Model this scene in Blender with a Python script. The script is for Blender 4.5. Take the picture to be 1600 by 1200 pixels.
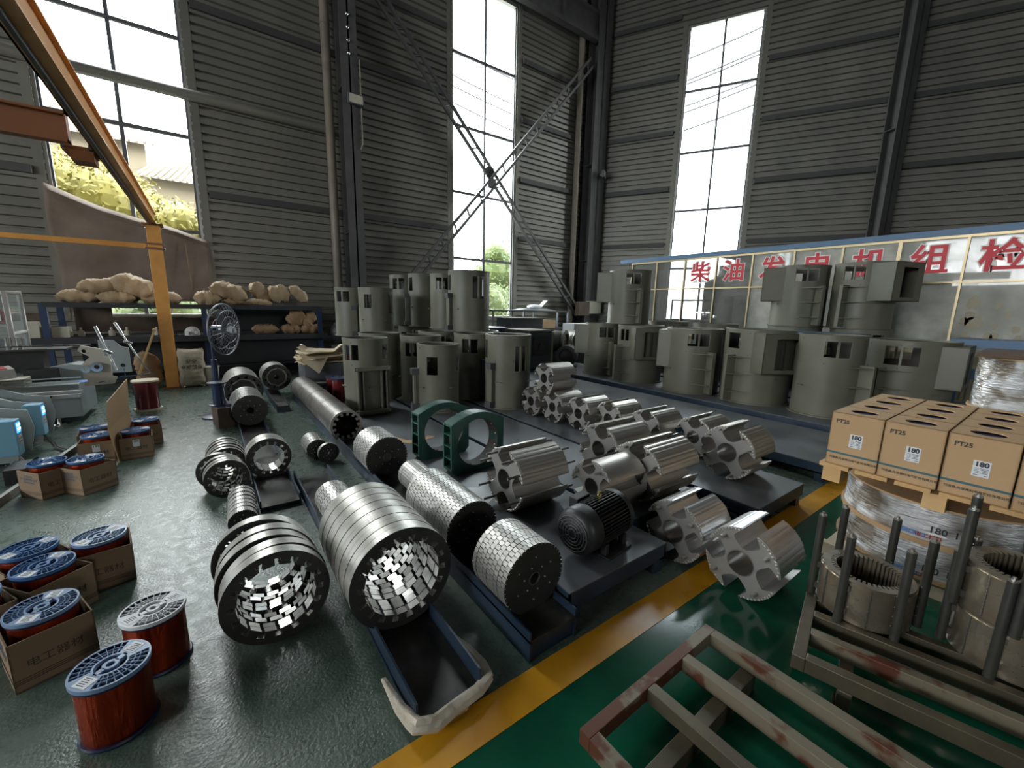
import bpy, bmesh, math, random
from mathutils import Vector, Matrix
from mathutils.geometry import tessellate_polygon
random.seed(7)
PI = math.pi
for o in list(bpy.data.objects):
    bpy.data.objects.remove(o)
SC = bpy.context.scene
COL = SC.collection

# ------------------------------------------------------------------ camera
YAW, PITCH, ROLL = 0.6323, -0.1835, 0.0218
fwd = Vector((math.sin(YAW)*math.cos(PITCH), math.cos(YAW)*math.cos(PITCH), math.sin(PITCH)))
rgt = Vector((math.cos(YAW), -math.sin(YAW), 0)); upv = rgt.cross(fwd)
r2 = rgt*math.cos(ROLL)+upv*math.sin(ROLL); u2 = -rgt*math.sin(ROLL)+upv*math.cos(ROLL)
cd = bpy.data.cameras.new('camera'); cam = bpy.data.objects.new('camera', cd); COL.objects.link(cam)
cd.sensor_fit = 'HORIZONTAL'; cd.sensor_width = 36.0; cd.lens = 36.0*648.4/1600.0
cd.clip_start = 0.05; cd.clip_end = 300
Mc = Matrix((r2, u2, -fwd)).transposed().to_4x4(); Mc.translation = Vector((0, 0, 1.7))
cam.matrix_world = Mc
SC.camera = cam

# ------------------------------------------------------------------ sky, daylight, exposure
SC.view_settings.view_transform = 'Standard'
SC.view_settings.look = 'None'
SC.view_settings.gamma = 1.0
SC.view_settings.use_curve_mapping = False
SC.view_settings.exposure = 1.42
W = bpy.data.worlds.new('sky'); SC.world = W; W.use_nodes = True
wn = W.node_tree; wn.nodes.clear()
wo = wn.nodes.new('ShaderNodeOutputWorld'); wb = wn.nodes.new('ShaderNodeBackground')
wb.inputs[1].default_value = 9.0
tc = wn.nodes.new('ShaderNodeTexCoord'); nz = wn.nodes.new('ShaderNodeTexNoise'); nz.inputs['Scale'].default_value = 3.0
nz.inputs['Detail'].default_value = 5
cr = wn.nodes.new('ShaderNodeValToRGB')
cr.color_ramp.elements[0].position = .35; cr.color_ramp.elements[0].color = (.80, .88, .93, 1)
cr.color_ramp.elements[1].position = .65; cr.color_ramp.elements[1].color = (1, .99, .97, 1)
wn.links.new(tc.outputs['Generated'], nz.inputs['Vector']); wn.links.new(nz.outputs['Fac'], cr.inputs[0])
wn.links.new(cr.outputs[0], wb.inputs[0]); wn.links.new(wb.outputs[0], wo.inputs[0])
try:
    SC.cycles.max_bounces = 7; SC.cycles.diffuse_bounces = 4; SC.cycles.glossy_bounces = 4
    SC.cycles.transparent_max_bounces = 10; SC.cycles.transmission_bounces = 6
    SC.cycles.use_denoising = True; SC.cycles.sample_clamp_indirect = 6.0
    SC.cycles.caustics_reflective = False; SC.cycles.caustics_refractive = False
except Exception:
    pass

def daylight(name, loc, rot, sx, sy):
    l = bpy.data.lights.new(name, 'AREA'); l.shape = 'RECTANGLE'; l.size = sx; l.size_y = sy
    l.energy = 1; l.cycles.is_portal = True
    o = bpy.data.objects.new(name, l); o.location = loc; o.rotation_euler = rot; COL.objects.link(o)
WB = math.radians(-27.4)                      # the right wall stands oblique to the left one
BD = Vector((math.sin(-WB), -math.cos(WB), 0))  # runs from the corner towards the viewer
BN = Vector((-BD.y, BD.x, 0))                   # points out of the hall
BC = Vector((13.3, 13.0, 0))
def onB(s, z=0, off=0):
    return BC+BD*s+BN*off+Vector((0, 0, z))
for x in (-1.12, 8.15, -10.5):
    daylight('daylight_portal', (x, 13.12, 6.5), (-PI/2, 0, 0), 2.6, 10.6)
pb = onB(4.53, 6.5, .12)
daylight('daylight_portal', pb, (PI/2, 0, math.atan2(BD.y, BD.x)+PI), 2.5, 10.6)
daylight('daylight_portal', (-16.1, 2, 5.0), (0, -PI/2, 0), 3.2, 11.0)  # portal in an unseen left wall opening, sized for directional fill
daylight('daylight_portal', (2, -14.1, 5.0), (PI/2, 0, 0), 2.6, 2.0)  # portal in the unseen back wall opening, kept small to limit fill

# ------------------------------------------------------------------ materials
def mat(name, col, rough=.5, metal=0., col2=None, scale=6., lo=.35, hi=.7, bump=0., bscale=40., spec=None,
        coat=0., rvar=0., stretch=None, trans=0., alpha=1., emit=None, detail=6, coatr=.1, tex='Object'):
    m = bpy.data.materials.new(name); m.use_nodes = True
    nt = m.node_tree; b = nt.nodes['Principled BSDF']
    b.inputs['Base Color'].default_value = (*col, 1); b.inputs['Roughness'].default_value = rough
    b.inputs['Metallic'].default_value = metal
    if spec is not None: b.inputs['Specular IOR Level'].default_value = spec
    if coat: b.inputs['Coat Weight'].default_value = coat; b.inputs['Coat Roughness'].default_value = coatr
    if trans: b.inputs['Transmission Weight'].default_value = trans
    if alpha < 1: b.inputs['Alpha'].default_value = alpha
    if emit: b.inputs['Emission Color'].default_value = (*emit[:3], 1); b.inputs['Emission Strength'].default_value = emit[3]
    t = nt.nodes.new('ShaderNodeTexCoord'); mp = nt.nodes.new('ShaderNodeMapping')
    nt.links.new(t.outputs[tex], mp.inputs['Vector'])
    if stretch: mp.inputs['Scale'].default_value = stretch
    if col2 or rvar:
        n = nt.nodes.new('ShaderNodeTexNoise'); n.inputs['Scale'].default_value = scale; n.inputs['Detail'].default_value = detail
        nt.links.new(mp.outputs[0], n.inputs['Vector'])
        if col2:
            r = nt.nodes.new('ShaderNodeValToRGB')
            r.color_ramp.elements[0].position = lo; r.color_ramp.elements[0].color = (*col, 1)
            r.color_ramp.elements[1].position = hi; r.color_ramp.elements[1].color = (*col2, 1)
            nt.links.new(n.outputs['Fac'], r.inputs[0]); nt.links.new(r.outputs[0], b.inputs['Base Color'])
        if rvar:
            q = nt.nodes.new('ShaderNodeMapRange'); q.inputs[1].default_value = .3; q.inputs[2].default_value = .7
            q.inputs[3].default_value = max(.02, rough-rvar); q.inputs[4].default_value = rough+rvar
            nt.links.new(n.outputs['Fac'], q.inputs[0]); nt.links.new(q.outputs[0], b.inputs['Roughness'])
    if bump:
        n2 = nt.nodes.new('ShaderNodeTexNoise'); n2.inputs['Scale'].default_value = bscale; n2.inputs['Detail'].default_value = 4
        nt.links.new(mp.outputs[0], n2.inputs['Vector'])
        bp = nt.nodes.new('ShaderNodeBump'); bp.inputs['Strength'].default_value = bump; bp.inputs['Distance'].default_value = .02
        nt.links.new(n2.outputs['Fac'], bp.inputs['Height']); nt.links.new(bp.outputs[0], b.inputs['Normal'])
    return m

M = {}
def D(k, *a, **kw): M[k] = mat(k, *a, **kw)
D('sheet_metal', (.16, .153, .13), .45, .2, (.205, .195, .165), 1.2, spec=.4, rvar=.08)
D('girt', (.055, .054, .052), .65)
D('dark_steel', (.062, .06, .058), .6, .0, (.085, .082, .08), 3)
D('drain', (.19, .165, .13), .5, 0, (.25, .21, .17), 4)
D('alu_frame', (.42, .41, .38), .4, .6)
D('alu_gold', (.5, .41, .25), .38, .55)
D('window_bar', (.12, .12, .13), .5, .3)
D('ceiling', (.06, .062, .065), .8)
D('wall_plain', (.12, .12, .11), .8)
D('orange', (.72, .33, .07), .45, 0, (.62, .26, .05), 5, coat=.2)
D('orange_dark', (.26, .10, .04), .5)
D('rail_dark', (.06, .065, .07), .5)
D('tarp', (.16, .12, .092), .85, 0, (.215, .165, .128), 2.0, bump=.6, bscale=5)
D('sack', (.33, .235, .135), .7, 0, (.43, .32, .195), 5, bump=1.0, bscale=9)
D('sack_dark', (.26, .16, .085), .7, 0, (.34, .22, .12), 5, bump=1.0, bscale=9)
D('woven', (.40, .33, .24), .8, 0, (.50, .43, .33), 8, bump=.5, bscale=22)
D('navy', (.011, .024, .044), .42, .1, (.024, .042, .070), 5, rvar=.1, bump=.05)
D('navy_bright', (.02, .07, .19), .4, 0, (.03, .09, .2), 5, rvar=.1)
D('tray_floor', (.035, .035, .034), .38, .55, (.08, .075, .066), 7, rvar=.12)
D('plate_top', (.10, .11, .12), .42, .25, (.16, .17, .18), 2.2, rvar=.12, bump=.06, bscale=6)
D('shelf_blue', (.014, .032, .08), .5)
D('shelf_dark', (.018, .02, .024), .6)
D('board_brown', (.07, .045, .03), .7, 0, (.10, .065, .042), 4)
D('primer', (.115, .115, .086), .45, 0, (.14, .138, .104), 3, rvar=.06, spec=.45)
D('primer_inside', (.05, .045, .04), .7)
D('green_paint', (.018, .072, .056), .4, 0, (.03, .095, .074), 5, coat=.2)
D('bare_steel', (.42, .41, .39), .3, .9)
D('lam', (.50, .49, .46), .42, .8, (.43, .42, .39), 9, rvar=.04)
D('lam_tooth', (.74, .73, .71), .34, .8, (.62, .61, .58), 20, rvar=.06)
D('lam_face', (.035, .037, .035), .5, .5, (.06, .058, .05), 6)
D('lam_side', (.42, .41, .375), .40, .7, (.32, .31, .28), 5, rvar=.08, stretch=(1, 3, 1))
D('lam_stained', (.26, .25, .235), .38, .8, (.13, .105, .08), 7, lo=.42, hi=.75, rvar=.1)
D('rotor_slot', (.015, .015, .015), .7)
D('spider', (.50, .475, .43), .38, .68, (.38, .36, .32), 8, rvar=.1, stretch=(.35, 1, 1))
D('spider_bright', (.66, .66, .66), .34, .75, (.52, .52, .52), 8, rvar=.1, stretch=(.35, 1, 1))
D('spider_face', (.34, .33, .31), .42, .6, (.23, .215, .19), 4, rvar=.1)
D('weld', (.62, .60, .56), .35, .9)
D('bar_steel', (.16, .15, .135), .38, .8)
D('rod_dark', (.045, .045, .038), .45, .5, (.065, .063, .053), 8)
D('motor_black', (.016, .017, .018), .45, .1, (.028, .028, .027), 6)
D('brass', (.45, .35, .12), .35, .9)
D('core_steel', (.46, .40, .31), .32, .85, (.22, .17, .12), 5, rvar=.1)
D('core_top', (.30, .29, .25), .45, .6, (.20, .19, .16), 20)
D('tube_steel', (.125, .105, .070), .40, .5, (.07, .058, .040), 5, rvar=.1)
D('tube_rust', (.085, .026, .011), .55, .2, (.155, .13, .088), 4.5, lo=.42, hi=.47, detail=4)
D('tube_rusty', (.09, .028, .012), .55, .2, (.17, .145, .10), 4.5, lo=.50, hi=.56, detail=5)
D('copper', (.40, .052, .016), .36, .93, (.26, .032, .011), 7, stretch=(1, 1, .2), bump=.5, bscale=34)
D('copper_red', (.14, .008, .012), .28, .4, coat=.6)
D('copper_dark', (.06, .008, .006), .4, .3)
D('spool_blue', (.045, .13, .30), .35, 0, spec=.5)
D('spool_navy', (.006, .014, .05), .45)
D('spool_grey', (.15, .235, .38), .35)
D('label', (.62, .64, .66), .5)
D('label_ink', (.03, .03, .035), .6)
D('label_blue', (.10, .22, .48), .45)
D('wood', (.50, .30, .12), .6, 0, (.60, .39, .18), 6, stretch=(1, .2, 1), rvar=.05)
D('wood_pale', (.58, .50, .36), .6)
D('card', (.42, .265, .135), .7, 0, (.46, .30, .16), 3)
D('card_dark', (.215, .145, .085), .8, 0, (.26, .18, .11), 3)
D('card_in', (.16, .10, .06), .85)
D('ink', (.05, .04, .03), .7)
D('ink_blue', (.09, .13, .19), .7)
D('teal', (.035, .11, .13), .6)
D('red_sign', (.55, .02, .035), .5)
D('white_sign', (.75, .72, .68), .5)
D('booth_blue', (.06, .135, .24), .45)
D('booth_panel', (.30, .27, .19), .5, .2)
D('booth_curtain', (.16, .17, .155), .7)
D('machine_grey', (.27, .31, .31), .4, 0, (.32, .36, .36), 3, coat=.15)
D('machine_beige', (.50, .46, .38), .45)
D('machine_blue', (.20, .42, .56), .4)
D('chrome', (.7, .7, .7), .18, 1)
D('black_rubber', (.012, .012, .013), .5)
D('display', (.02, .05, .25), .3, emit=(.03, .16, 1, 2.0))
D('display_digit', (.4, .7, 1), .3, emit=(.3, .65, 1, 4.0))
D('red_part', (.28, .02, .02), .45)
D('white_thing', (.72, .74, .76), .45)
D('cream', (.50, .46, .36), .6)
D('paper', (.62, .51, .34), .7, 0, (.70, .60, .43), 7)
D('cloth', (.46, .41, .32), .9, 0, (.60, .55, .46), 9, bump=.5, bscale=20)
D('fan_grey', (.16, .17, .19), .4, .5)
D('blue_paint', (.007, .017, .055), .35, coat=.3)
D('cabinet_dark', (.03, .038, .045), .45)
D('plastic_bag', (.4, .42, .45), .2, alpha=.35)
D('lamp_glass', (.5, .5, .47), .2, .3)
D('leaf', (.12, .10, .003), .7, 0, (.17, .135, .006), 3)
D('leaf_green', (.045, .075, .010), .7, 0, (.085, .105, .018), 3)
D('trunk', (.12, .09, .06), .8)
D('roof_tile', (.13, .10, .07), .7, 0, (.16, .13, .095), 3)
D('house_wall', (.12, .095, .06), .8)
D('house_glass', (.2, .25, .3), .15)
D('outside_ground', (.12, .12, .11), .9)
D('dust_yellow', (.5, .42, .2), .6)
D('stone', (.30, .30, .28), .6, 0, (.38, .38, .35), 8)

# window panes: thin clear glass with a little dust
def glass(name, tint=(.95, .97, .97), gloss=.08, dust=.06, dustcol=(.8, .82, .84)):
    m = bpy.data.materials.new(name); m.use_nodes = True; nt = m.node_tree; nt.nodes.clear()
    out = nt.nodes.new('ShaderNodeOutputMaterial'); tr = nt.nodes.new('ShaderNodeBsdfTransparent')
    gl = nt.nodes.new('ShaderNodeBsdfGlossy'); gl.inputs['Roughness'].default_value = .03
    df = nt.nodes.new('ShaderNodeBsdfDiffuse'); df.inputs[0].default_value = (*dustcol, 1)
    tr.inputs[0].default_value = (*tint, 1)
    a = nt.nodes.new('ShaderNodeMixShader'); a.inputs[0].default_value = gloss
    b = nt.nodes.new('ShaderNodeMixShader')
    n = nt.nodes.new('ShaderNodeTexNoise'); n.inputs['Scale'].default_value = 2.5; n.inputs['Detail'].default_value = 6
    t = nt.nodes.new('ShaderNodeTexCoord'); nt.links.new(t.outputs['Object'], n.inputs['Vector'])
    mr = nt.nodes.new('ShaderNodeMapRange'); mr.inputs[1].default_value = .35; mr.inputs[2].default_value = .75
    mr.inputs[3].default_value = dust*.8; mr.inputs[4].default_value = dust*1.5
    nt.links.new(n.outputs['Fac'], mr.inputs[0]); nt.links.new(mr.outputs[0], b.inputs[0])
    nt.links.new(tr.outputs[0], a.inputs[1]); nt.links.new(gl.outputs[0], a.inputs[2])
    nt.links.new(a.outputs[0], b.inputs[1]); nt.links.new(df.outputs[0], b.inputs[2])
    nt.links.new(b.outputs[0], out.inputs[0]); M[name] = m
glass('pane', dust=.003)
glass('booth_glass', (.55, .57, .56), .16, .22, (.42, .42, .39))
glass('booth_film', (.4, .4, .4), .12, .66, (.58, .58, .52))
glass('film_wrap', (.95, .97, 1), .35, .10)
glass('cover_glass', (.8, .85, .83), .15, .12)

# floor paint: worn grey-green bay, saturated green walkway, scratches and dust
def floor_mat():
    m = bpy.data.materials.new('floor_paint'); m.use_nodes = True; nt = m.node_tree; b = nt.nodes['Principled BSDF']
    N = nt.nodes.new; L = nt.links.new
    t = N('ShaderNodeTexCoord'); sp = N('ShaderNodeSeparateXYZ'); L(t.outputs['Object'], sp.inputs[0])
    n1 = N('ShaderNodeTexNoise'); n1.inputs['Scale'].default_value = 1.1; n1.inputs['Detail'].default_value = 9; n1.inputs['Roughness'].default_value = .65
    L(t.outputs['Object'], n1.inputs['Vector'])
    r1 = N('ShaderNodeValToRGB'); e = r1.color_ramp.elements
    e[0].position = .36; e[0].color = (.052, .092, .070, 1); e[1].position = .66; e[1].color = (.125, .155, .130, 1)
    L(n1.outputs['Fac'], r1.inputs[0])
    r2_ = N('ShaderNodeValToRGB'); e = r2_.color_ramp.elements
    e[0].position = .35; e[0].color = (.003, .058, .030, 1); e[1].position = .8; e[1].color = (.011, .105, .056, 1)
    L(n1.outputs['Fac'], r2_.inputs[0])
    lt = N('ShaderNodeMath'); lt.operation = 'LESS_THAN'; lt.inputs[1].default_value = 1.2; L(sp.outputs['Y'], lt.inputs[0])
    gx_ = N('ShaderNodeMath'); gx_.operation = 'GREATER_THAN'; gx_.inputs[1].default_value = .2; L(sp.outputs['X'], gx_.inputs[0])
    mu = N('ShaderNodeMath'); mu.operation = 'MULTIPLY'; L(lt.outputs[0], mu.inputs[0]); L(gx_.outputs[0], mu.inputs[1])
    mx = N('ShaderNodeMix'); mx.data_type = 'RGBA'; L(mu.outputs[0], mx.inputs['Factor']); L(r1.outputs[0], mx.inputs[6]); L(r2_.outputs[0], mx.inputs[7])
    # scratches
    wv = N('ShaderNodeTexVoronoi'); wv.feature = 'DISTANCE_TO_EDGE'; wv.inputs['Scale'].default_value = 3.2
    nd = N('ShaderNodeTexNoise'); nd.inputs['Scale'].default_value = 4; L(t.outputs['Object'], nd.inputs['Vector'])
    ad = N('ShaderNodeVectorMath'); ad.operation = 'ADD'; L(t.outputs['Object'], ad.inputs[0]); L(nd.outputs['Color'], ad.inputs[1]); L(ad.outputs[0], wv.inputs['Vector'])
    ls = N('ShaderNodeMath'); ls.operation = 'LESS_THAN'; ls.inputs[1].default_value = .006; L(wv.outputs['Distance'], ls.inputs[0])
    sc = N('ShaderNodeMath'); sc.operation = 'MULTIPLY'; sc.inputs[1].default_value = .25; L(ls.outputs[0], sc.inputs[0])
    m2 = N('ShaderNodeMix'); m2.data_type = 'RGBA'; L(sc.outputs[0], m2.inputs['Factor']); L(mx.outputs[2], m2.inputs[6]); m2.inputs[7].default_value = (.03, .04, .035, 1)
    L(m2.outputs[2], b.inputs['Base Color'])
    n3 = N('ShaderNodeTexNoise'); n3.inputs['Scale'].default_value = 16; n3.inputs['Detail'].default_value = 8; L(t.outputs['Object'], n3.inputs['Vector'])
    mr = N('ShaderNodeMapRange'); mr.inputs[1].default_value = .3; mr.inputs[2].default_value = .7; mr.inputs[3].default_value = .20; mr.inputs[4].default_value = .40
    L(n3.outputs['Fac'], mr.inputs[0])
    m3 = N('ShaderNodeMix'); m3.data_type = 'FLOAT'; L(mu.outputs[0], m3.inputs[0]); L(mr.outputs[0], m3.inputs[2]); m3.inputs[3].default_value = .13
    L(m3.outputs[0], b.inputs['Roughness'])
    n4 = N('ShaderNodeTexNoise'); n4.inputs['Scale'].default_value = 70; n4.inputs['Detail'].default_value = 5; L(t.outputs['Object'], n4.inputs['Vector'])
    bp = N('ShaderNodeBump'); bp.inputs['Distance'].default_value = .01
    m4 = N('ShaderNodeMix'); m4.data_type = 'FLOAT'; L(mu.outputs[0], m4.inputs[0]); m4.inputs[2].default_value = .32; m4.inputs[3].default_value = .02
    L(m4.outputs[0], bp.inputs['Strength']); L(n4.outputs['Fac'], bp.inputs['Height']); L(bp.outputs[0], b.inputs['Normal'])
    b.inputs['Specular IOR Level'].default_value = .5
    M['floor'] = m
floor_mat()
M['yellow_line'] = mat('yellow_line', (.46, .21, .008), .35, 0, (.66, .33, .014), 3, rvar=.1)

# ------------------------------------------------------------------ mesh helpers
class MB:
    def __init__(s): s.v = []; s.f = []; s.mi = []; s.X = Matrix.Identity(4); s.m = 0
    def add(s, vs, fs, mi=None):
        o = len(s.v); X = s.X
        s.v += [tuple(X @ Vector(p)) for p in vs]
        k = s.m if mi is None else mi
        for i, f in enumerate(fs):
            s.f.append(tuple(o+j for j in f)); s.mi.append(k[i] if isinstance(k, (list, tuple)) else k)
        return s
    def box(s, x0, x1, y0, y1, z0, z1, mi=None):
        vs = [(x, y, z) for z in (z0, z1) for y in (y0, y1) for x in (x0, x1)]
        return s.add(vs, [(0, 2, 3, 1), (4, 5, 7, 6), (0, 1, 5, 4), (2, 6, 7, 3), (0, 4, 6, 2), (1, 3, 7, 5)], mi)
    def cbox(s, c, d, mi=None):
        return s.box(c[0]-d[0]/2, c[0]+d[0]/2, c[1]-d[1]/2, c[1]+d[1]/2, c[2]-d[2]/2, c[2]+d[2]/2, mi)
    def bar(s, p, q, w, h=None, mi=None, up=(0, 0, 1)):
        p = Vector(p); q = Vector(q); d = (q-p); L = d.length; d.normalize(); up = Vector(up)
        if abs(d.dot(up)) > .97: up = Vector((1, 0, 0))
        a = d.cross(up).normalized(); b = a.cross(d).normalized(); h = w if h is None else h
        vs = [tuple(e+a*(i*w/2)+b*(j*h/2)) for e in (p, q) for j in (-1, 1) for i in (-1, 1)]
        return s.add(vs, [(0, 1, 3, 2), (4, 6, 7, 5), (0, 4, 5, 1), (2, 3, 7, 6), (0, 2, 6, 4), (1, 5, 7, 3)], mi)
    def tube(s, pts, r, n=8, mi=None, caps=True, rs=None):
        pts = [Vector(p) for p in pts]; vs = []; fs = []; a = None
        for i, p in enumerate(pts):
            d = (pts[min(i+1, len(pts)-1)]-pts[max(i-1, 0)]).normalized()
            if a is None: a = d.orthogonal().normalized()
            else: a = (a-d*a.dot(d)).normalized()
            b = d.cross(a); R = rs[i] if rs else r
            vs += [tuple(p+a*R*math.cos(2*PI*k/n)+b*R*math.sin(2*PI*k/n)) for k in range(n)]
        for i in range(len(pts)-1):
            fs += [(i*n+k, i*n+(k+1) % n, (i+1)*n+(k+1) % n, (i+1)*n+k) for k in range(n)]
        if caps: fs += [tuple(range(n))[::-1], tuple(range((len(pts)-1)*n, len(pts)*n))]
        return s.add(vs, fs, mi)
    def cyl(s, p, q, r, n=20, mi=None): return s.tube([p, q], r, n, mi)
    def lathe(s, prof, n=32, mi=None, closed=False):
        """prof: (r, z) points turned about local z"""
        vs = [(r*math.cos(2*PI*k/n), r*math.sin(2*PI*k/n), z) for r, z in prof for k in range(n)]
        L = len(prof); fs = []
        for i in range(L-1 if not closed else L):
            j = (i+1) % L
            fs += [(i*n+k, i*n+(k+1) % n, j*n+(k+1) % n, j*n+k) for k in range(n)]
        return s.add(vs, fs, mi)
    def prism(s, loops, z0, z1, mi=None, mf=None, mb=None):
        """outline with holes, extruded along local z"""
        k = s.m if mi is None else mi
        tris = tessellate_polygon([[Vector((x, y, 0)) for x, y in lp] for lp in loops])
        flat = [p for lp in loops for p in lp]; n = len(flat)
        vs = [(x, y, z0) for x, y in flat]+[(x, y, z1) for x, y in flat]
        fs = []; ms = []
        for t in tris: fs.append((t[2], t[1], t[0])); ms.append(k if mf is None else mf)
        for t in tris: fs.append((t[0]+n, t[1]+n, t[2]+n)); ms.append(k if mb is None else mb)
        o = 0
        for lp in loops:
            L = len(lp)
            for i in range(L):
                j = (i+1) % L; fs.append((o+i, o+j, o+n+j, o+n+i)); ms.append(k)
            o += L
        return s.add(vs, fs, ms)
    def sphere(s, c, r, n=8, m=6, sc=(1, 1, 1), mi=None):
        vs = []; fs = []
        for i in range(m+1):
            th = PI*i/m
            for k in range(n):
                a = 2*PI*k/n
                vs.append((c[0]+r*sc[0]*math.sin(th)*math.cos(a), c[1]+r*sc[1]*math.sin(th)*math.sin(a), c[2]+r*sc[2]*math.cos(th)))
        for i in range(m):
            fs += [(i*n+k, (i+1)*n+k, (i+1)*n+(k+1) % n, i*n+(k+1) % n) for k in range(n)]
        return s.add(vs, fs, mi)
    def build(s, name, mats, parent=None, smooth=False, bevel=0, loc=None):
        me = bpy.data.meshes.new(name); me.from_pydata(s.v, [], s.f)
        if not isinstance(mats, (list, tuple)): mats = [mats]
        for q in mats: me.materials.append(M[q] if isinstance(q, str) else q)
        if len(mats) > 1:
            for p, i in zip(me.polygons, s.mi): p.material_index = min(i, len(mats)-1)
        b = bmesh.new(); b.from_mesh(me)
        bmesh.ops.remove_doubles(b, verts=b.verts, dist=1e-5)
        bmesh.ops.recalc_face_normals(b, faces=b.faces); b.to_mesh(me); b.free()
        if smooth:
            for p in me.polygons: p.use_smooth = True
            try: me.set_sharp_from_angle(angle=math.radians(38))
            except Exception: pass
        o = bpy.data.objects.new(name, me); COL.objects.link(o)
        if parent: o.parent = parent
        if loc: o.location = loc
        if bevel:
            mo = o.modifiers.new('bevel', 'BEVEL'); mo.width = bevel; mo.segments = 2; mo.limit_method = 'ANGLE'
        return o
def builds(mb, name, mats, parent, smooth=False):
    """one object for each loose piece"""
    par = list(range(len(mb.v)))
    def find(i):
        while par[i] != i: par[i] = par[par[i]]; i = par[i]
        return i
    for f in mb.f:
        a = find(f[0])
        for i in f[1:]: par[find(i)] = a
    grp = {}
    for k, f in enumerate(mb.f): grp.setdefault(find(f[0]), []).append(k)
    for ks in grp.values():
        ix = sorted({i for k in ks for i in mb.f[k]}); mp_ = {i: j for j, i in enumerate(ix)}
        q = MB(); q.v = [mb.v[i] for i in ix]; q.f = [tuple(mp_[i] for i in mb.f[k]) for k in ks]; q.mi = [mb.mi[k] for k in ks]
        q.build(name, mats, parent, smooth)
def tag(o, label, cat, group=None, kind=None):
    if label: o['label'] = label
    if cat: o['category'] = cat
    if group: o['group'] = group
    if kind: o['kind'] = kind
    return o
def thing(name, label, cat, loc=(0, 0, 0), rz=0, group=None):
    o = bpy.data.objects.new(name, None); COL.objects.link(o); o.empty_display_size = .1
    o.location = loc; o.rotation_euler = (0, 0, rz)
    return tag(o, label, cat, group)
def struct(o): o['kind'] = 'structure'; return o
def kids(o): return [c for c in bpy.data.objects if c.parent is o]
def dup(o, loc, rz=0, label=None, group=None, rot=None):
    r = o.copy(); COL.objects.link(r); r.location = loc; r.rotation_euler = rot if rot else (0, 0, rz)
    if label: r['label'] = label
    if group: r['group'] = group
    for ch in kids(o):
        c = ch.copy(); COL.objects.link(c); c.parent = r
        for g in kids(ch):
            d = g.copy(); COL.objects.link(d); d.parent = c
    return r
AX_Y = Matrix(((1, 0, 0, 0), (0, 0, 1, 0), (0, -1, 0, 0), (0, 0, 0, 1)))   # local z runs along +Y
AX_X = Matrix(((0, 0, 1, 0), (1, 0, 0, 0), (0, 1, 0, 0), (0, 0, 0, 1)))    # local z runs along +X
def T(x, y, z): return Matrix.Translation((x, y, z))
def RZ(a): return Matrix.Rotation(a, 4, 'Z')
def circle(r, n, a0=0): return [(r*math.cos(a0+2*PI*i/n), r*math.sin(a0+2*PI*i/n)) for i in range(n)]
def text_obj(body, size, name, material, parent, matrix, depth=.0006, bold=0., align='CENTER'):
    c = bpy.data.curves.new(name, 'FONT'); c.body = body; c.size = size; c.align_x = align; c.align_y = 'CENTER'
    c.extrude = depth; c.offset = bold; c.resolution_u = 3
    t = bpy.data.objects.new(name, c); COL.objects.link(t)
    bpy.context.view_layer.update()
    me = bpy.data.meshes.new_from_object(t.evaluated_get(bpy.context.evaluated_depsgraph_get()))
    bpy.data.objects.remove(t); bpy.data.curves.remove(c)
    me.materials.clear(); me.materials.append(M[material])
    o = bpy.data.objects.new(name, me); COL.objects.link(o); o.parent = parent; o.matrix_local = matrix
    return o
def face_mat(origin, xdir, ydir=(0, 0, 1)):
    x = Vector(xdir).normalized(); y = Vector(ydir).normalized(); z = x.cross(y)
    m_ = Matrix((x, y, z)).transposed().to_4x4(); m_.translation = Vector(origin); return m_
# ================================================================== THE SETTING
fl = MB(); fl.add([(-16, -14, 0), (26, -14, 0), (20.6, -.75, 0), (13.3, 13.1, 0), (-16, 13.1, 0)], [(0, 1, 2, 3, 4)])
struct(fl.build('floor', 'floor'))
yl = MB(); yl.box(-3.2, 6.9, 1.135, 1.305, .0005, .0025)
struct(yl.build('trim_8', 'yellow_line'))
ce = MB(); ce.prism([[(-16.2, -14.2), (26.1, -14.2), (20.75, -.75), (13.35, 13.15), (-16.2, 13.15)]], 13.6, 13.8)
struct(ce.build('ceiling', 'ceiling'))
Z0, Z1 = 1.32, 11.6

def corrug(mb, P, s0, s1, z0, z1, per=.19):
    pts = []
    k = math.floor(z0/per)-1
    prof = ((0, 0), (.048, 0), (.060, .075), (.178, .075))
    while k*per < z1+per:
        for dz, d in prof: pts.append((k*per+dz, d))
        k += 1
    out = []
    for (za, da), (zb, db) in zip(pts, pts[1:]):
        if zb <= z0 or za >= z1: continue
        if za < z0: da += (db-da)*(z0-za)/(zb-za); za = z0
        if zb > z1: db = da+(db-da)*(z1-za)/(zb-za); zb = z1
        if not out: out.append((za, da))
        out.append((zb, db))
    vs = [P(s, z, d) for z, d in out for s in (s0, s1)]
    mb.add(vs, [(2*i, 2*i+1, 2*i+3, 2*i+2) for i in range(len(out)-1)])
PA = lambda s, z, d: (s, 13.0-d, z)
PB = lambda s, z, d: tuple(onB(s, z, -d))
wa = MB()
AW = [(-11.7, -9.3), (-2.35, .12), (6.88, 9.42)]
xs = [-16]+[v for w in AW for v in w]+[13.3]
for i in range(0, len(xs), 2): corrug(wa, PA, xs[i], xs[i+1], 0, 13.6)
for a, b in AW: corrug(wa, PA, a, b, 0, Z0); corrug(wa, PA, a, b, Z1, 13.6)
struct(wa.build('wall_left', 'sheet_metal'))
wb_ = MB()
corrug(wb_, PB, 0, 3.33, 0, 13.6); corrug(wb_, PB, 5.73, 20, 0, 13.6)
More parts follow.
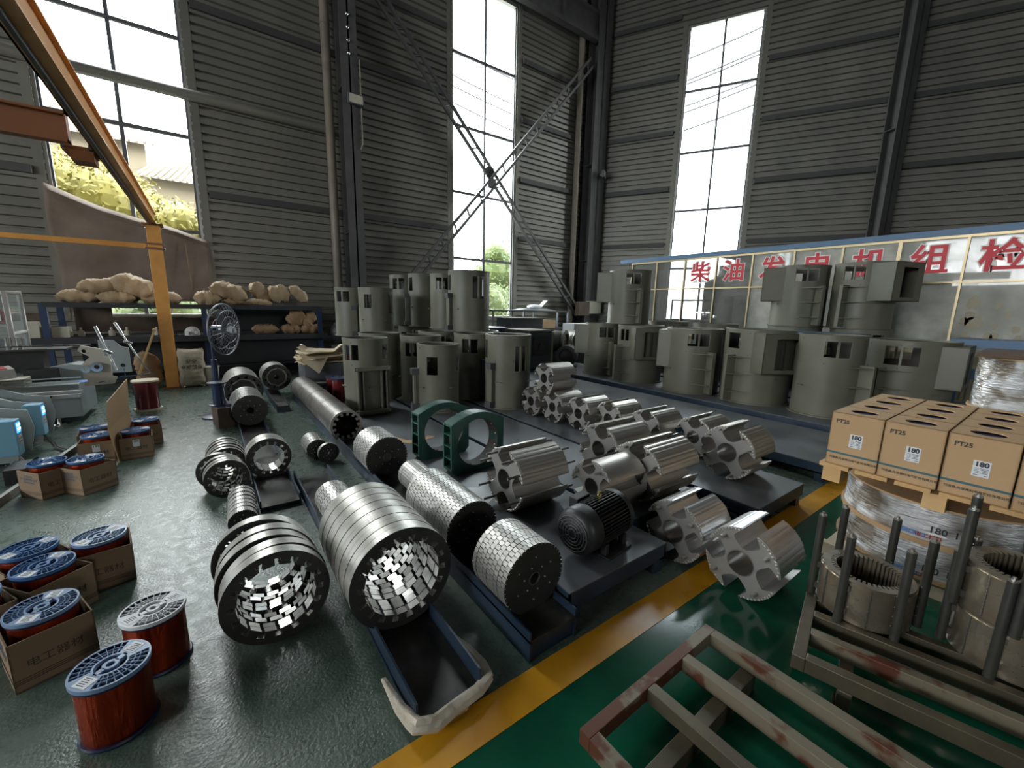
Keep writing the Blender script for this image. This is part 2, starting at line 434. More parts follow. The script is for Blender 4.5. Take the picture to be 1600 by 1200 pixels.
corrug(wb_, PB, 3.33, 5.73, 0, Z0); corrug(wb_, PB, 3.33, 5.73, Z1, 13.6)
struct(wb_.build('wall_right', 'sheet_metal'))
# unseen walls behind the viewer, with daylight openings added and sized for fill light
w3 = MB(); w3.box(-16.2, -16, -14, -3, 0, 13.6); w3.box(-16.2, -16, 7, 13, 0, 13.6); w3.box(-16.2, -16, -3, 7, 0, 3.6); w3.box(-16.2, -16, -3, 7, 6.4, 13.6)
struct(w3.build('wall_far_left', 'wall_plain'))
w4 = MB(); w4.box(-16, .8, -14.2, -14, 0, 13.6); w4.box(3.2, 26, -14.2, -14, 0, 13.6); w4.box(.8, 3.2, -14.2, -14, 5.9, 13.6); w4.box(.8, 3.2, -14.2, -14, 0, 4.1)
struct(w4.build('wall_back', 'wall_plain'))
w5 = MB(); w5.add([(26, -14, 0), (20.6, -.75, 0), (20.6, -.75, 13.6), (26, -14, 13.6)], [(0, 1, 2, 3)])
w5.add([tuple(onB(15.2, 0)), (20.6, -.75, 0), (20.6, -.75, 13.6), tuple(onB(15.2, 13.6))], [(0, 1, 2, 3)])
struct(w5.build('wall_far_right', 'wall_plain'))

def window(name, Pf, a, b, z0=Z0, z1=Z1, mull=(3.3, 5.42, 7.45, 9.52)):
    """Pf(s, z, d): d>0 into the hall"""
    def bx(mb, s0, s1, za, zb, d0, d1, mi=None):
        vs = [Pf(s, z, d) for z in (za, zb) for d in (d0, d1) for s in (s0, s1)]
        mb.add(vs, [(0, 2, 3, 1), (4, 5, 7, 6), (0, 1, 5, 4), (2, 6, 7, 3), (0, 4, 6, 2), (1, 3, 7, 5)], mi)
    f = MB()
    for s0, s1 in ((a-.02, a+.045), (b-.045, b+.02)): bx(f, s0, s1, z0-.02, z1+.02, -.10, .05)
    bx(f, a, b, z1-.04, z1+.03, -.10, .05); bx(f, a, b, z0-.03, z0+.04, -.12, .06)
    fo = struct(f.build(name, 'alu_frame'))
    m_ = MB(); c = (a+b)/2
    bx(m_, c-.036, c+.036, z0+.04, z1-.04, -.06, .02)
    for z in mull: bx(m_, a+.045, b-.045, z-.038, z+.038, -.055, .015)
    bx(m_, a+.045, b-.045, 3.12, 3.2, -.06, .03) if name == 'window_1' else None
    bx(m_, a+.045, a+.085, z0+.04, z1-.04, -.05, .01); bx(m_, b-.085, b-.045, z0+.04, z1-.04, -.05, .01)
    m_.build('glazing_bar', 'window_bar', fo)
    g = MB(); bx(g, a+.03, b-.03, z0+.02, z1-.02, -.025, -.019)
    g.build('glass_pane', 'pane', fo)
    t = MB()   # flashing strips on the cladding around the opening
    bx(t, a-.17, a-.02, z0-.1, z1+.12, 0, .085); bx(t, b+.02, b+.17, z0-.1, z1+.12, 0, .085)
    t.build('flashing', 'sheet_metal', fo)
window('window_1', PA, -2.35, .12); window('window_2', PA, 6.88, 9.42)
window('window_3', PB, 3.33, 5.73); window('window_4', PA, -11.7, -9.3)

# girts: flat rails across the cladding
n = 1
for z in (4.12, 6.14, 8.1, 9.95, 11.85):
    g = MB()
    for a, b in ((-9.1, -2.55), (.32, 6.68), (9.62, 13.1)):
        if z == 6.14 and a < 6: continue
        g.box(a, b, 12.84, 12.935, z, z+.16)
    for a, b in ((0.1, 3.1), (5.95, 15)):
        vs = [tuple(onB(s, zz, -d)) for zz in (z, z+.16) for d in (.07, .16) for s in (a, b)]
        g.add(vs, [(0, 2, 3, 1), (4, 5, 7, 6), (0, 1, 5, 4), (2, 6, 7, 3), (0, 4, 6, 2), (1, 3, 7, 5)])
    struct(g.build('trim_%d' % n, 'girt')); n += 1
g = MB(); g.cyl((-9, 12.82, 6.27), (3.45, 12.82, 6.27), .115, 16)
struct(g.build('trim_6', 'sheet_metal', smooth=True))
g = MB(); g.box(3.7, 12.7, 12.3, 12.55, 11.45, 11.62); g.box(3.7, 12.7, 12.4, 12.44, 11.62, 12.3); g.box(3.7, 12.7, 12.3, 12.55, 12.3, 12.4)
for x in (5.5, 7.5, 9.5, 10.9): g.box(x, x+.1, 12.3, 12.55, 11.6, 12.3)
struct(g.build('trim_7', 'dark_steel'))

def hcol(name, label, base, rz, w=.42, d=.5, h=13.5):
    m_ = MB(); m_.box(-w/2, w/2, -d/2, -d/2+.03, 0, h); m_.box(-w/2, w/2, d/2-.03, d/2, 0, h); m_.box(-.02, .02, -d/2, d/2, 0, h)
    for z in (.01, 3.6, 7.2): m_.box(-w/2, w/2, -d/2+.03, d/2-.03, z, z+.02)
    o = m_.build(name, 'dark_steel'); o.location = base; o.rotation_euler = (0, 0, rz)
    return tag(o, label, 'column')
c1 = hcol('steel_column', 'dark steel column between the tall left window and the middle window', (3.55, 12.45, 0), 0)
b_ = MB()
for z in (7.96, 8.25, 8.54, 8.83): b_.sphere((-.02, -.285, z), .045, 10, 6)
builds(b_, 'bolt', 'chrome', c1, True)
hcol('steel_column', 'dark steel column standing in the corner where the two walls meet', (12.95, 12.5, 0), 0, .7, .5)
p = onB(9.55, 0, -.32); hcol('steel_column', 'broad dark steel column on the right wall above the glazed booth', p, WB, .42, .4)
def pipe(x0, label, r=.115):
    m_ = MB(); m_.cyl((0, 0, 0), (0, 0, 13.4), r, 14)
    for z in (3.4, 4.9, 8.7): m_.cyl((0, 0, z), (0, 0, z+.1), r+.012, 14)
    o = m_.build('drain_pipe', 'drain', smooth=True); o.location = (x0, 12.72, 0); return tag(o, label, 'pipe')
pipe(3.12, 'beige downpipe running up beside the column between the two left windows')
pipe(12.22, 'beige downpipe running up beside the corner column')

# lattice cross bracing in front of the middle window
def lattice(p, q, label, y, kx):
    m_ = MB(); p = Vector((p[0], y, p[1])); q = Vector((q[0], y, q[1])); d = (q-p); L = d.length; d.normalize(); nn = Vector((-d.z, 0, d.x))
    t = thing('cross_brace', label, 'brace', p)
    for k in (-1, 1):
        c = MB(); c.bar(nn*k*.13, d*L+nn*k*.13, .08, .08, up=(0, 1, 0)); c.build('chord', 'dark_steel', t)
    i = .3
    while i < L:
        r_ = MB(); r_.bar(d*i-nn*.13, d*(i+.12)+nn*.13, .045, .045, up=(0, 1, 0)); i += .70; r_.build('rung', 'dark_steel', t)
    g_ = MB(); g_.X = Matrix.Translation(d*(L*kx)) ; g_.box(-.15, .15, -.02, .02, -.16, .16); g_.build('gusset_plate', 'dark_steel', t)
lattice((3.85, 10.5), (12.5, 1.5), 'ladder-like steel brace sloping down to the right across the middle window', 12.55, .49)
lattice((12.5, 10.75), (4.0, 1.05), 'ladder-like steel brace sloping down to the left across the middle window', 12.42, .518)

# floodlights
def flood(label, loc, rz, lit):
    t = thing('floodlight', label, 'lamp', loc, rz)
    m_ = MB(); m_.box(-.2, .2, -.06, .03, -.13, .13); m_.build('housing', 'rail_dark', t, bevel=.01)
    m_ = MB(); m_.box(-.17, .17, -.066, -.061, -.10, .10); m_.build('lamp_glass', lit, t)
    m_ = MB(); m_.bar((0, .03, 0), (0, .14, 0), .06, .08); m_.build('bracket', 'rail_dark', t)
flood('rectangular floodlight with a pale face on the column left of the middle window', (3.62, 12.05, 6.87), 0, 'cream')
flood('small grey floodlight tilted on the corner column', (13.05, 12.06, 6.85), .5, 'lamp_glass')
m_ = MB(); m_.tube([(3.8, 12.18, 7.9), (3.8, 12.18, 5.9), (3.74, 12.18, 5.75)], .02, 8)
tag(m_.build('cable_conduit', 'drain', smooth=True), 'thin pale conduit running down past the rectangular floodlight', 'pipe')

# ------------------------------------------------------------------ outside the windows
g = MB(); g.box(-60, 70, 13.6, 90, -.5, -.15); g.box(14, 70, -40, 13.6, -.5, -.16)
g.v = [v if not (v[0] == 14 and v[1] < 0) else (32, v[1], v[2]) for v in g.v]
struct(g.build('ground', 'outside_ground'))
def tree(label, loc, r, h, leafm, n=2600, blobs=9, seed=1, group=None, leaf=.16):
    rnd = random.Random(seed)
    t = thing('tree', label, 'tree', loc, 0, group)
    tr = MB(); tr.tube([(0, 0, 0), (.1, 0, h*.4), (0, .1, h*.75)], .15, 8, rs=[.17, .12, .06])
    for k in range(4):
        a = k*1.7; tr.tube([(0, 0, h*.4), (r*.5*math.cos(a), r*.5*math.sin(a), h*.7)], .05, 6, rs=[.07, .03])
    tr.build('trunk', 'trunk', t)
    fo = MB(); cs = [(rnd.uniform(-.55, .55)*r, rnd.uniform(-.5, .5)*r, h-r*.75+rnd.uniform(-.45, .35)*r, r*rnd.uniform(.38, .62)) for _ in range(blobs)]
    for i in range(n):
        c = cs[i % blobs]; v = Vector((rnd.gauss(0, 1), rnd.gauss(0, 1), rnd.gauss(0, 1))).normalized()
        p_ = Vector(c[:3])+v*c[3]*rnd.uniform(.75, 1.05); a = Vector((rnd.gauss(0, 1), rnd.gauss(0, 1), rnd.gauss(0, 1))).normalized()
        b = a.orthogonal().normalized(); s = leaf*rnd.uniform(.6, 1.3)
        fo.add([tuple(p_-a*s), tuple(p_+b*s*.5), tuple(p_+a*s), tuple(p_-b*s*.5)], [(0, 1, 2, 3)])
    for c in cs: fo.sphere(c[:3], c[3]*.74, 14, 9)
    fo.build('foliage', leafm, t)
tree('broad yellow-green tree filling the lower part of the left window', (-3.0, 20.5, -.15), 2.6, 6.4, 'leaf', 11000, 16, 3, leaf=.085)
tree('small green tree at the right edge of the left window', (.1, 19, -.15), 1.5, 4.9, 'leaf', 5000, 9, 5, leaf=.08)
tree('pale green tree seen through the bottom of the middle window', (13.3, 19, -.15), 2.1, 5.2, 'leaf_green', 6500, 12, 8, leaf=.08)
tree('low bush outside the bottom of the middle window behind the grey housings', (11.2, 17.2, -.15), 1.7, 3.3, 'leaf_green', 3500, 8, 9, leaf=.08)
tree('low hedge outside the slit of the left window below the tarpaulin', (-1.0, 16.5, -.15), 1.5, 2.5, 'leaf_green', 3500, 8, 12, leaf=.06)
h = thing('house', 'pale house with ribbed tile roofs beyond the left window', 'house', (0, 0, -.15))
m_ = MB(); m_.box(-6, -1.9, 32, 42, 0, 10.2); m_.box(-1.9, 5, 31, 42, 0, 8.3); m_.build('wall', 'house_wall', h)
m_ = MB(); m_.add([(-6.5, 31.3, 10.0), (-1.4, 31.3, 10.0), (-2.8, 36, 12.4), (-6.5, 36, 12.9)], [(0, 1, 2, 3)])
m_.add([(-2.4, 30.3, 8.15), (5.6, 30.3, 8.15), (5.6, 35, 10.2), (-1.2, 35, 10.6)], [(0, 1, 2, 3)])
for i in range(16): m_.bar((-6.3+i*.32, 31.25, 10.06), (-6.3+i*.24, 35.9, 12.8), .09, .09)
for i in range(26): m_.bar((-2.3+i*.3, 30.25, 8.2), (-1.1+i*.26, 35, 10.55), .09, .09)
m_.build('roof', 'roof_tile', h)
m_ = MB(); m_.box(-1.5, -.3, 30.95, 30.98, 5.6, 7.2); m_.box(1.0, 2.4, 30.95, 30.98, 5.6, 7.2); wf = m_.build('window', 'house_glass', h)
m_ = MB(); m_.box(-.93, -.87, 30.9, 30.95, 5.6, 7.2); m_.box(-1.5, -.3, 30.9, 30.95, 6.5, 6.56); m_.build('glazing_bar', 'cream', wf)
lab = ['highest', 'second', 'third', 'fourth', 'fifth', 'lowest']
for i, (za, zb) in enumerate(((16.9, 16.6), (15.5, 15.1), (14.9, 14.5), (14.0, 13.5))):
    m_ = MB(); pts = []
    for k in range(13):
        x = 6+k*1.6; pts.append((x, 25, za+(zb-za)*(x-13.3)/4.5+((k-6)/6)**2*.5-.1))
    m_.tube(pts, .045, 5)
    tag(m_.build('power_line', 'black_rubber'), 'thin power line crossing the sky in the middle window, %s of the four' % ['topmost', 'second from top', 'third from top', 'lowest'][i], 'cable', 'power lines outside the middle window')
for i, (z, dz) in enumerate(((17.6, 0), (16.4, .1), (16.2, .1), (15.0, .0), (14.6, .2), (13.6, .1))):
    m_ = MB(); p0 = onB(-2, z-2.2, 12); p1 = onB(16, z+2.4+dz, 12); pts = [p0.lerp(p1, k/10)+Vector((0, 0, ((k-5)/5)**2*.6)) for k in range(11)]
    m_.tube(pts, .06, 5)
    tag(m_.build('power_line', 'black_rubber'), 'thin power line crossing the sky in the right window, %s of six from the top' % ['first', 'second', 'third', 'fourth', 'fifth', 'last'][i], 'cable', 'power lines outside the right window')

# ================================================================== GLAZED BOOTH ON THE RIGHT
BX = 11.0
bo = thing('glazed_booth', 'glazed test booth with blue roof edge and red lettering on its panes', 'booth', (BX, 4, 0))
def bb_(name, m, x0, x1, y0, y1, z0, z1, par=bo, bev=0):
    q = MB(); q.box(x0-BX, x1-BX, y0-4, y1-4, z0, z1); return q.build(name, m, par, bevel=bev)
bb_('roof_edge', 'booth_blue', BX-.08, BX+.05, -1.4, 9.15, 3.13, 3.24)
bb_('roof', 'booth_blue', BX, BX+3.0, -1.4, 6.4, 3.19, 3.23)
YS = [8.7]+[7.8-.905*i for i in range(11)]
for i, y in enumerate(YS):
    w = .06 if i in (7,) else .035
    bb_('mullion', 'alu_gold', BX-.05, BX+.02, y-w/2, y+w/2, 0, 3.13)
for z, hh in ((3.08, .05), (2.29, .035), (1.0, .05), (.0, .06)):
    bb_('rail', 'alu_gold', BX-.045, BX+.015, YS[-1], YS[0], z, z+hh)
q = MB(); y = YS[-1]
while y < YS[0]-.05:
    q.box(0, .02, y-4, y+.035-4, .06, 1.0); q.box(.008, .02, y+.035-4, y+.07-4, .06, 1.0); y += .07
q.build('lower_panel', 'booth_panel', bo)
for i in range(len(YS)-1):
    y1, y0 = YS[i]-.02, YS[i+1]+.02
    for z0, z1 in ((1.05, 2.29), (2.325, 3.08)):
        bb_('glass_pane', 'booth_glass' if i < 4 else 'booth_film', BX-.012, BX-.006, y0, y1, z0, z1)
bb_('interior_wall', 'booth_curtain', BX+2.1, BX+2.15, -1.4, 7.5, 0, 3.1)
bb_('end_wall', 'booth_curtain', BX+.02, BX+.6, 8.7, 8.74, 0, 3.1)
bb_('floor_plate', 'booth_curtain', BX+.02, BX+2.1, -1.4, 7.6, .01, .05)
# flaking patches in the film of the right-hand pane
q = MB(); rn = random.Random(4)
for (yy, zz, r_) in ((1.25, 1.95, .09), (1.2, 1.6, .1), (1.27, 1.72, .07), (.95, 1.9, .05), (1.32, 1.62, .06), (1.0, 1.35, .07), (.93, 1.37, .05), (1.28, 1.3, .09), (.8, 1.2, .05), (.7, 1.5, .05), (.95, 1.55, .04), (1.1, 1.2, .035), (.82, 1.75, .04), (.75, 1.1, .04), (1.15, 1.08, .03), (.98, 1.12, .03), (.66, 1.35, .05)):
    pts = [(yy-4+r_*(1+.25*rn.uniform(-1, 1))*math.cos(a*PI/6), zz+r_*1.35*(1+.25*rn.uniform(-1, 1))*math.sin(a*PI/6)) for a in range(12)]
    q.X = Matrix(((0, 0, 1, 0), (1, 0, 0, 0), (0, 1, 0, 0), (0, 0, 0, 1))); q.prism([pts], -.015, -.013)
builds(q, 'peeled_film', 'booth_panel', bo)
for i, ch in enumerate('柴油发电机组检验中心'):
    y = 6.43-.9*i
    if y < -1.2: break
    for bold, m_, dx in ((.030, 'white_sign', -.018), (.011, 'red_sign', -.0225)):
        text_obj(ch, .56, 'sign_character', m_, bo, face_mat((dx, y-4, 2.70), (0, -1, 0)), .0015, bold)
# furniture seen through the left panes
for i, (x, y) in enumerate(((12.2, 5.7), (12.2, 5.05), (12.3, 6.3))):
    t = thing('office_chair', ['dark mesh office chair inside the glazed booth below the second red character', 'dark mesh office chair inside the booth nearest to the frosted panes', 'dark mesh office chair inside the booth behind the first red character'][i], 'chair', (x, y, .05), .5*i)
    q = MB(); q.box(-.25, .25, -.24, .24, .43, .5); q.build('seat', 'cabinet_dark', t, bevel=.02)
    q = MB(); q.box(-.24, .24, .2, .25, .6, 1.15); q.build('backrest', 'cabinet_dark', t, bevel=.02)
    q = MB(); q.cyl((0, 0, .1), (0, 0, .43), .03, 8)
    for k in range(5): q.bar((0, 0, .1), (.28*math.cos(k*1.257), .28*math.sin(k*1.257), .05), .04, .03)
    q.bar((0, .2, .45), (0, .24, .7), .05, .02); q.build('base', 'rail_dark', t)
t = thing('metal_rack', 'pale two-tier rack inside the left end of the glazed booth', 'rack', (12.3, 7.55, .05))
q = MB()
for z in (.7, 1.35, 1.95): q.box(-.3, .3, -.75, .35, z, z+.04)
q.build('shelf', 'cream', t)
q = MB()
for a, b in ((-.28, -.73), (.28, -.73), (-.28, .33), (.28, .33)): q.box(a-.02, a+.02, b-.02, b+.02, 0, 2.0)
q.build('upright', 'cream', t)
# ================================================================== PLATFORMS AND TRAYS
def platform(label, x0, x1, y0, y1, top, leg=True, beams=True, th=.10):
    t = thing('steel_platform', label, 'platform', ((x0+x1)/2, (y0+y1)/2, 0), 0, None)
    w, l = (x1-x0)/2, (y1-y0)/2
    q = MB(); q.box(-w, w, -l, l, top-.008, top); q.build('top_plate', 'plate_top', t)
    q = MB()
    zb = top-.008
    for s in (-1, 1):
        q.box(s*w-(.012 if s > 0 else 0), s*w+(.012 if s < 0 else 0), -l, l, zb-th, zb)
        q.box(-w, w, s*l-(.012 if s > 0 else 0), s*l+(.012 if s < 0 else 0), zb-th, zb)
        q.box(s*w-(.06 if s > 0 else 0), s*w+(.06 if s < 0 else 0), -l, l, zb-th, zb-th+.012)
    n_ = max(2, int((y1-y0)/1.2)+1)
    for i in range(n_):
        y = -l+.05+(2*l-.1)*i/(n_-1); q.box(-w+.02, w-.02, y-.02, y+.02, zb-th, zb-.0)
    q.build('frame', 'navy', t)
    for i in range(n_):
        y = -l+.05+(2*l-.1)*i/(n_-1)
        for s in (-1, 1):
            g = MB(); g.box(s*(w-.06)-.04, s*(w-.06)+.04, y-.04, y+.04, 0, zb-th); g.build('leg', 'navy', t)
    return t
platform('blue steel platform carrying the black motor and the green rings', 1.44, 2.31, 1.40, 6.9, .20)
platform('blue steel platform between the motor platform and the row of small pole cores', 2.37, 3.24, 1.72, 6.9, .20)
platform('wide blue steel platform under the row of small pole cores', 3.30, 4.86, 3.05, 8.4, .20)
platform('bare blue steel platform with its front corner by the yellow line', 3.33, 4.20, 1.27, 2.98, .20)
platform('blue steel platform stretching along the foot of the right row of grey housings', 4.92, 6.35, 1.33, 8.4, .20)
platform('long raised blue platform under the right row of grey housings', 6.47, 7.95, -.3, 8.3, .26, th=.14)
platform('long blue platform behind, under the second row of grey housings', 8.1, 10.4, -.3, 7.2, .26, th=.14)
platform('blue steel platform at the back under the stacked left housings', 1.9, 4.86, 8.45, 10.2, .20)

def tray(label, x0, x1, y0, y1, wall, floor, under=0.):
    t = thing('steel_tray', label, 'tray', ((x0+x1)/2, y0, 0)); w = (x1-x0)/2; L = y1-y0
    q = MB(); q.box(-w, w, 0, L, floor-.012, floor); q.build('tray_floor', 'tray_floor', t)
    for s in (-1, 1):
        q = MB(); q.box(min(s*w, s*(w-.01)), max(s*w, s*(w-.01)), 0, L, 0 if under else floor-.012, wall); q.build('side_wall', 'navy', t)
    for y in (.015, L*.33, L*.66, L-.03): q = MB(); q.box(-w+.01, w-.01, y, y+.015, 0, floor-.012); q.build('cross_rib', 'navy', t)
    return t
tray('long navy steel tray carrying the stained core and the rotors, ending near the yellow line', 1.115, 1.425, 1.33, 8.1, .165, .12, 1)
tray('navy steel tray under the large ring stator, its empty end wrapped in cloth', .54, .85, 1.345, 4.25, .115, .03, 1)
tray('short wide steel tray with a bare end behind the leaning rings', .215, .515, 3.73, 7.3, .10, .04, 1)
tray('small steel tray at the back below the ring with rough winding', .76, .94, 7.25, 9.3, .12, .09, 1)

# cloth round the end of the tray
q = MB(); pts = []
ctrl = [(.50, 1.62, .03), (.505, 1.42, .05), (.53, 1.31, .055), (.60, 1.295, .04), (.70, 1.31, .045), (.82, 1.315, .05), (.885, 1.34, .05), (.905, 1.42, .045), (.90, 1.55, .035), (.885, 1.68, .02)]
rs = [.010, .022, .032, .032, .027, .025, .024, .019, .016, .010]
for i in range(len(ctrl)-1):
    for k in range(5):
        f_ = k/5; pts.append((Vector(ctrl[i]).lerp(Vector(ctrl[i+1]), f_), rs[i]*(1-f_)+rs[i+1]*f_))
n0 = len(pts)
for i, (p, r) in enumerate(pts):
    d = (pts[min(i+1, n0-1)][0]-pts[max(i-1, 0)][0]).normalized(); a = Vector((0, 0, 1)); b = d.cross(a).normalized()
    for k in range(20):
        an = 2*PI*k/20; rr = r*(1+.16*math.sin(3*an+i*.16)+.10*math.sin(5*an-i*.11+1))
        v = p+b*rr*math.cos(an)+a*rr*.85*math.sin(an); q.v.append((v.x, v.y, max(.003, v.z)))
for i in range(n0-1): q.f += [(i*20+k, i*20+(k+1) % 20, (i+1)*20+(k+1) % 20, (i+1)*20+k) for k in range(20)]
q.f += [tuple(range(20))[::-1], tuple(range((n0-1)*20, n0*20))]; q.mi = [0]*len(q.f)
tag(q.build('cloth_roll', 'cloth', smooth=True), 'dirty white cloth rolled round the end of the navy tray at the yellow line', 'cloth')

# ================================================================== LAMINATED CORES
def toothed(r_out, r_in, r_slot, n, hw=.385, hn=.29, rot=0., tip=.008, nout=96):
    """ring outline: outer circle and a bore with T-shaped teeth"""
    p = 2*PI/n; inn = []
    for i in range(n):
        c = rot+i*p
        for a, r in ((-hn, r_slot), (-hn, r_in+tip), (-hw, r_in+tip), (-hw, r_in), (hw, r_in), (hw, r_in+tip), (hn, r_in+tip), (hn, r_slot)):
            inn.append((r*math.cos(c+a*p), r*math.sin(c+a*p)))
    return [circle(r_out, nout), inn]
def slotted(r, depth, n, slotw=.16, rot=0., hole=None):
    p = 2*PI/n; o = []
    for i in range(n):
        c = rot+i*p
        for a, rr in ((-.5+slotw/2, r-depth), (-.5+slotw/2, r), (.5-slotw/2, r), (.5-slotw/2, r-depth)):
            o.append((rr*math.cos(c+a*p), rr*math.sin(c+a*p)))
    return [o] if not hole else [o, circle(hole, 28)]

def ring_stack(name, label, loc, R, r_in, L, n, nteeth, rz=0, group=None, side='lam_side', slot=None, jit=1., rx=0, gap=.002, face='lam_face', cat='stator core'):
    """stator core built of staggered ring packs lying on its side, front end at loc"""
    t = thing(name, label, cat, loc, rz, group); h = L/n; slot = slot or r_in+(R-r_in)*.5
    if rx: t.rotation_euler[0] = rx
    for i in range(n):
        q = MB(); q.X = T(0, i*h, R) @ AX_Y
        q.prism(toothed(R*(1-.006*(i % 2)*jit), r_in+.003*random.random()*jit, slot, nteeth, rot=random.uniform(-.5, .5)*2*PI/nteeth*jit+(0 if jit else .1)),
                gap, h-gap, 0, 1, 1)
        # key notches welded across the outside
        for k in range(8):
            a = k*PI/4+.35+(i % 2)*.12+random.uniform(-.1, .1); rr = R*(1-.006*(i % 2)*jit)+.0008
            q.add([((rr)*math.cos(a+d), (rr)*math.sin(a+d), z) for d in (-.002/R, .002/R) for z in (gap*2, h-gap*2)]+[((rr-.006)*math.cos(a+d), (rr-.006)*math.sin(a+d), z) for d in (-.002/R, .002/R) for z in (gap*2, h-gap*2)],
                  [(0, 1, 3, 2), (0, 2, 6, 4), (1, 5, 7, 3), (0, 4, 5, 1), (2, 3, 7, 6)], 2)
        q.build('ring_pack', [side, face, 'bare_steel'], t)
        # bright tooth tips inside the bore
        q = MB(); q.X = T(0, i*h, R) @ AX_Y
    q.v = []
    return t

def ring_stack2(name, label, loc, R, r_in, L, n, nteeth, **kw):
    t = ring_stack(name, label, loc, R, r_in, L, n, nteeth, **kw); return t

def bright_teeth(o, r_lim):
    """the tooth faces inside a bore are bare bright steel: own material slot"""
    for c in kids(o):
        me = c.data; me.materials.append(M['lam_tooth']); ix = len(me.materials)-1
        for p in me.polygons:
            ce_ = p.center; zc = (ce_.z-r_lim[1]); rad = math.hypot(ce_.x, zc)
            if rad < r_lim[0] and abs(p.normal.y) < .5: p.material_index = ix

S2 = ring_stack('ring_stator', 'large stator of stacked steel rings lying in the tray with the cloth at its end', (.70, 1.86, .045), .272, .198, .67, 14, 18, group=None, slot=.236)
bright_teeth(S2, (.225, .272))
# loose rings of the other large stator, each one leaning a little
LR = [((.163, 2.165, 0), 0, 'front ring of the large loose stator, nearest the spools'), ((.168, 2.245, 0), .035, 'second ring of the large loose stator'),
      ((.15, 2.35, 0), .02, 'third ring of the large loose stator'), ((.155, 2.435, 0), -.05, 'fourth ring of the large loose stator'), ((.135, 2.565, 0), -.16, 'rearmost leaning ring of the large loose stator, next to the small slotted discs')]
for loc, rz, lb in LR:
    o = ring_stack('loose_stator_ring', lb, loc, .245, .176, .072, 2, 16, slot=.212, rz=rz, group='loose rings of the large stator on the floor', cat='stator ring')
    bright_teeth(o, (.202, .245))
S4 = ring_stack('ring_stator', 'short ring stator with an open bright bore standing in the bare-ended tray', (.365, 4.39, .045), .19, .128, .20, 4, 14)
bright_teeth(S4, (.155, .19))
for i, (x, y, rz, R) in enumerate(((.02, 4.20, .04, .17), (.015, 4.26, .02, .17), (.0, 4.33, -.03, .17), (-.04, 4.43, -.2, .17), (.03, 4.60, .05, .165), (.03, 4.69, .0, .165), (.035, 4.78, .02, .165), (.03, 4.87, 0, .165), (.03, 4.96, .05, .165))):
    lb = ['frontmost', 'second', 'third', 'fourth, most tilted', 'fifth', 'sixth', 'seventh', 'eighth', 'rearmost'][i]+' ring in the row of medium rings left of the bare-ended tray'
    o = ring_stack('loose_stator_ring', lb, (x, y, 0), R, R*.66, .055, 1, 14, rz=rz, group='medium stator rings leaning in a row on the floor', cat='stator ring')
    bright_teeth(o, (R*.8, R))

def rotor_core(label, loc, R, L, nsl, nslot, rz=0, hole=.03, group=None, name='rotor_core', shaft=False, mats=('lam', 'lam_face'), aligned=False):
    t = thing(name, label, 'rotor core', loc, rz, group); h = L/nsl
    q = MB(); q.X = T(0, 0, R) @ AX_Y; q.prism([circle(R-.009, 40), circle(hole, 20)], .003, L-.003); q.build('body', 'rotor_slot', t)
    for i in range(nsl):
        q = MB(); q.X = T(0, i*h, R) @ AX_Y
        g = .0012
        rot = 0 if aligned else (i % 2)*.5*2*PI/nslot+(i//3)*.13
        lp = slotted(R-.0012*(i % 3 == 1), .009, nslot, .17, rot)
        q.prism(lp+[circle(hole if i in (0, nsl-1) else R*.8, 28)], g, h-g, 0, 1, 1)
        q.build('lamination_pack', list(mats), t)
    q = MB(); q.X = T(0, -.001, R) @ AX_Y
    for k in range(6):
        a = k*PI/3+.2; q.cyl((R*.36*math.cos(a), R*.36*math.sin(a), -.003), (R*.36*math.cos(a), R*.36*math.sin(a), .004), .0045, 6)
        a += .35; q.cyl((R*.62*math.cos(a), R*.62*math.sin(a), -.003), (R*.62*math.cos(a), R*.62*math.sin(a), .004), .004, 6)
    builds(q, 'rivet', 'lam_tooth', t)
    q = MB(); q.X = T(0, 0, R) @ AX_Y; q.lathe([(hole+.0004, -.002), (hole+.0004, L*.9), (hole-.004, L*.9), (hole-.004, -.002), (hole+.0004, -.002)], 24)
    q.build('bore_sleeve', 'bare_steel' if shaft else 'dark_steel', t, smooth=True)
    return t
zt = lambda R: .165+math.sqrt(R*R-.145**2)-R      # a round core resting on the two tray walls
rotor_core('front rotor core with a brick-like surface at the end of the long tray', (1.275, 1.50, zt(.196)), .196, .31, 9, 44, hole=.036)
rotor_core('longest rotor core with a brick-like surface, second in the long tray', (1.27, 2.13, zt(.187)), .187, .66, 18, 42, hole=.036)
rotor_core('slim rotor core with long straight slots squeezed in behind the longest one', (1.30, 2.86, .168), .12, .34, 6, 34, hole=.03, aligned=True)
rotor_core('rotor core with a shiny bore, behind the slim slotted one in the long tray', (1.245, 3.64, zt(.196)), .196, .42, 10, 42, hole=.037, shaft=True)
rotor_core('rotor core with dark face standing on the left tray at the back', (.365, 6.42, .055), .207, .72, 14, 44, hole=.05)
rotor_core('slim rotor core hidden behind the large ring stator', (.665, 2.62, .105), .125, .62, 16, 32, hole=.03)
rotor_core('larger of the two tiny slotted rotors on the floor beside the long tray', (.86, 4.78, 0), .11, .34, 9, 36, hole=.02, mats=('lam', 'lam_face'))
rotor_core('smaller dark disc rotor lying in front of the tiny slotted rotor', (.94, 4.60, 0), .108, .05, 2, 36, rz=.1, hole=.02, mats=('lam', 'lam_face'))
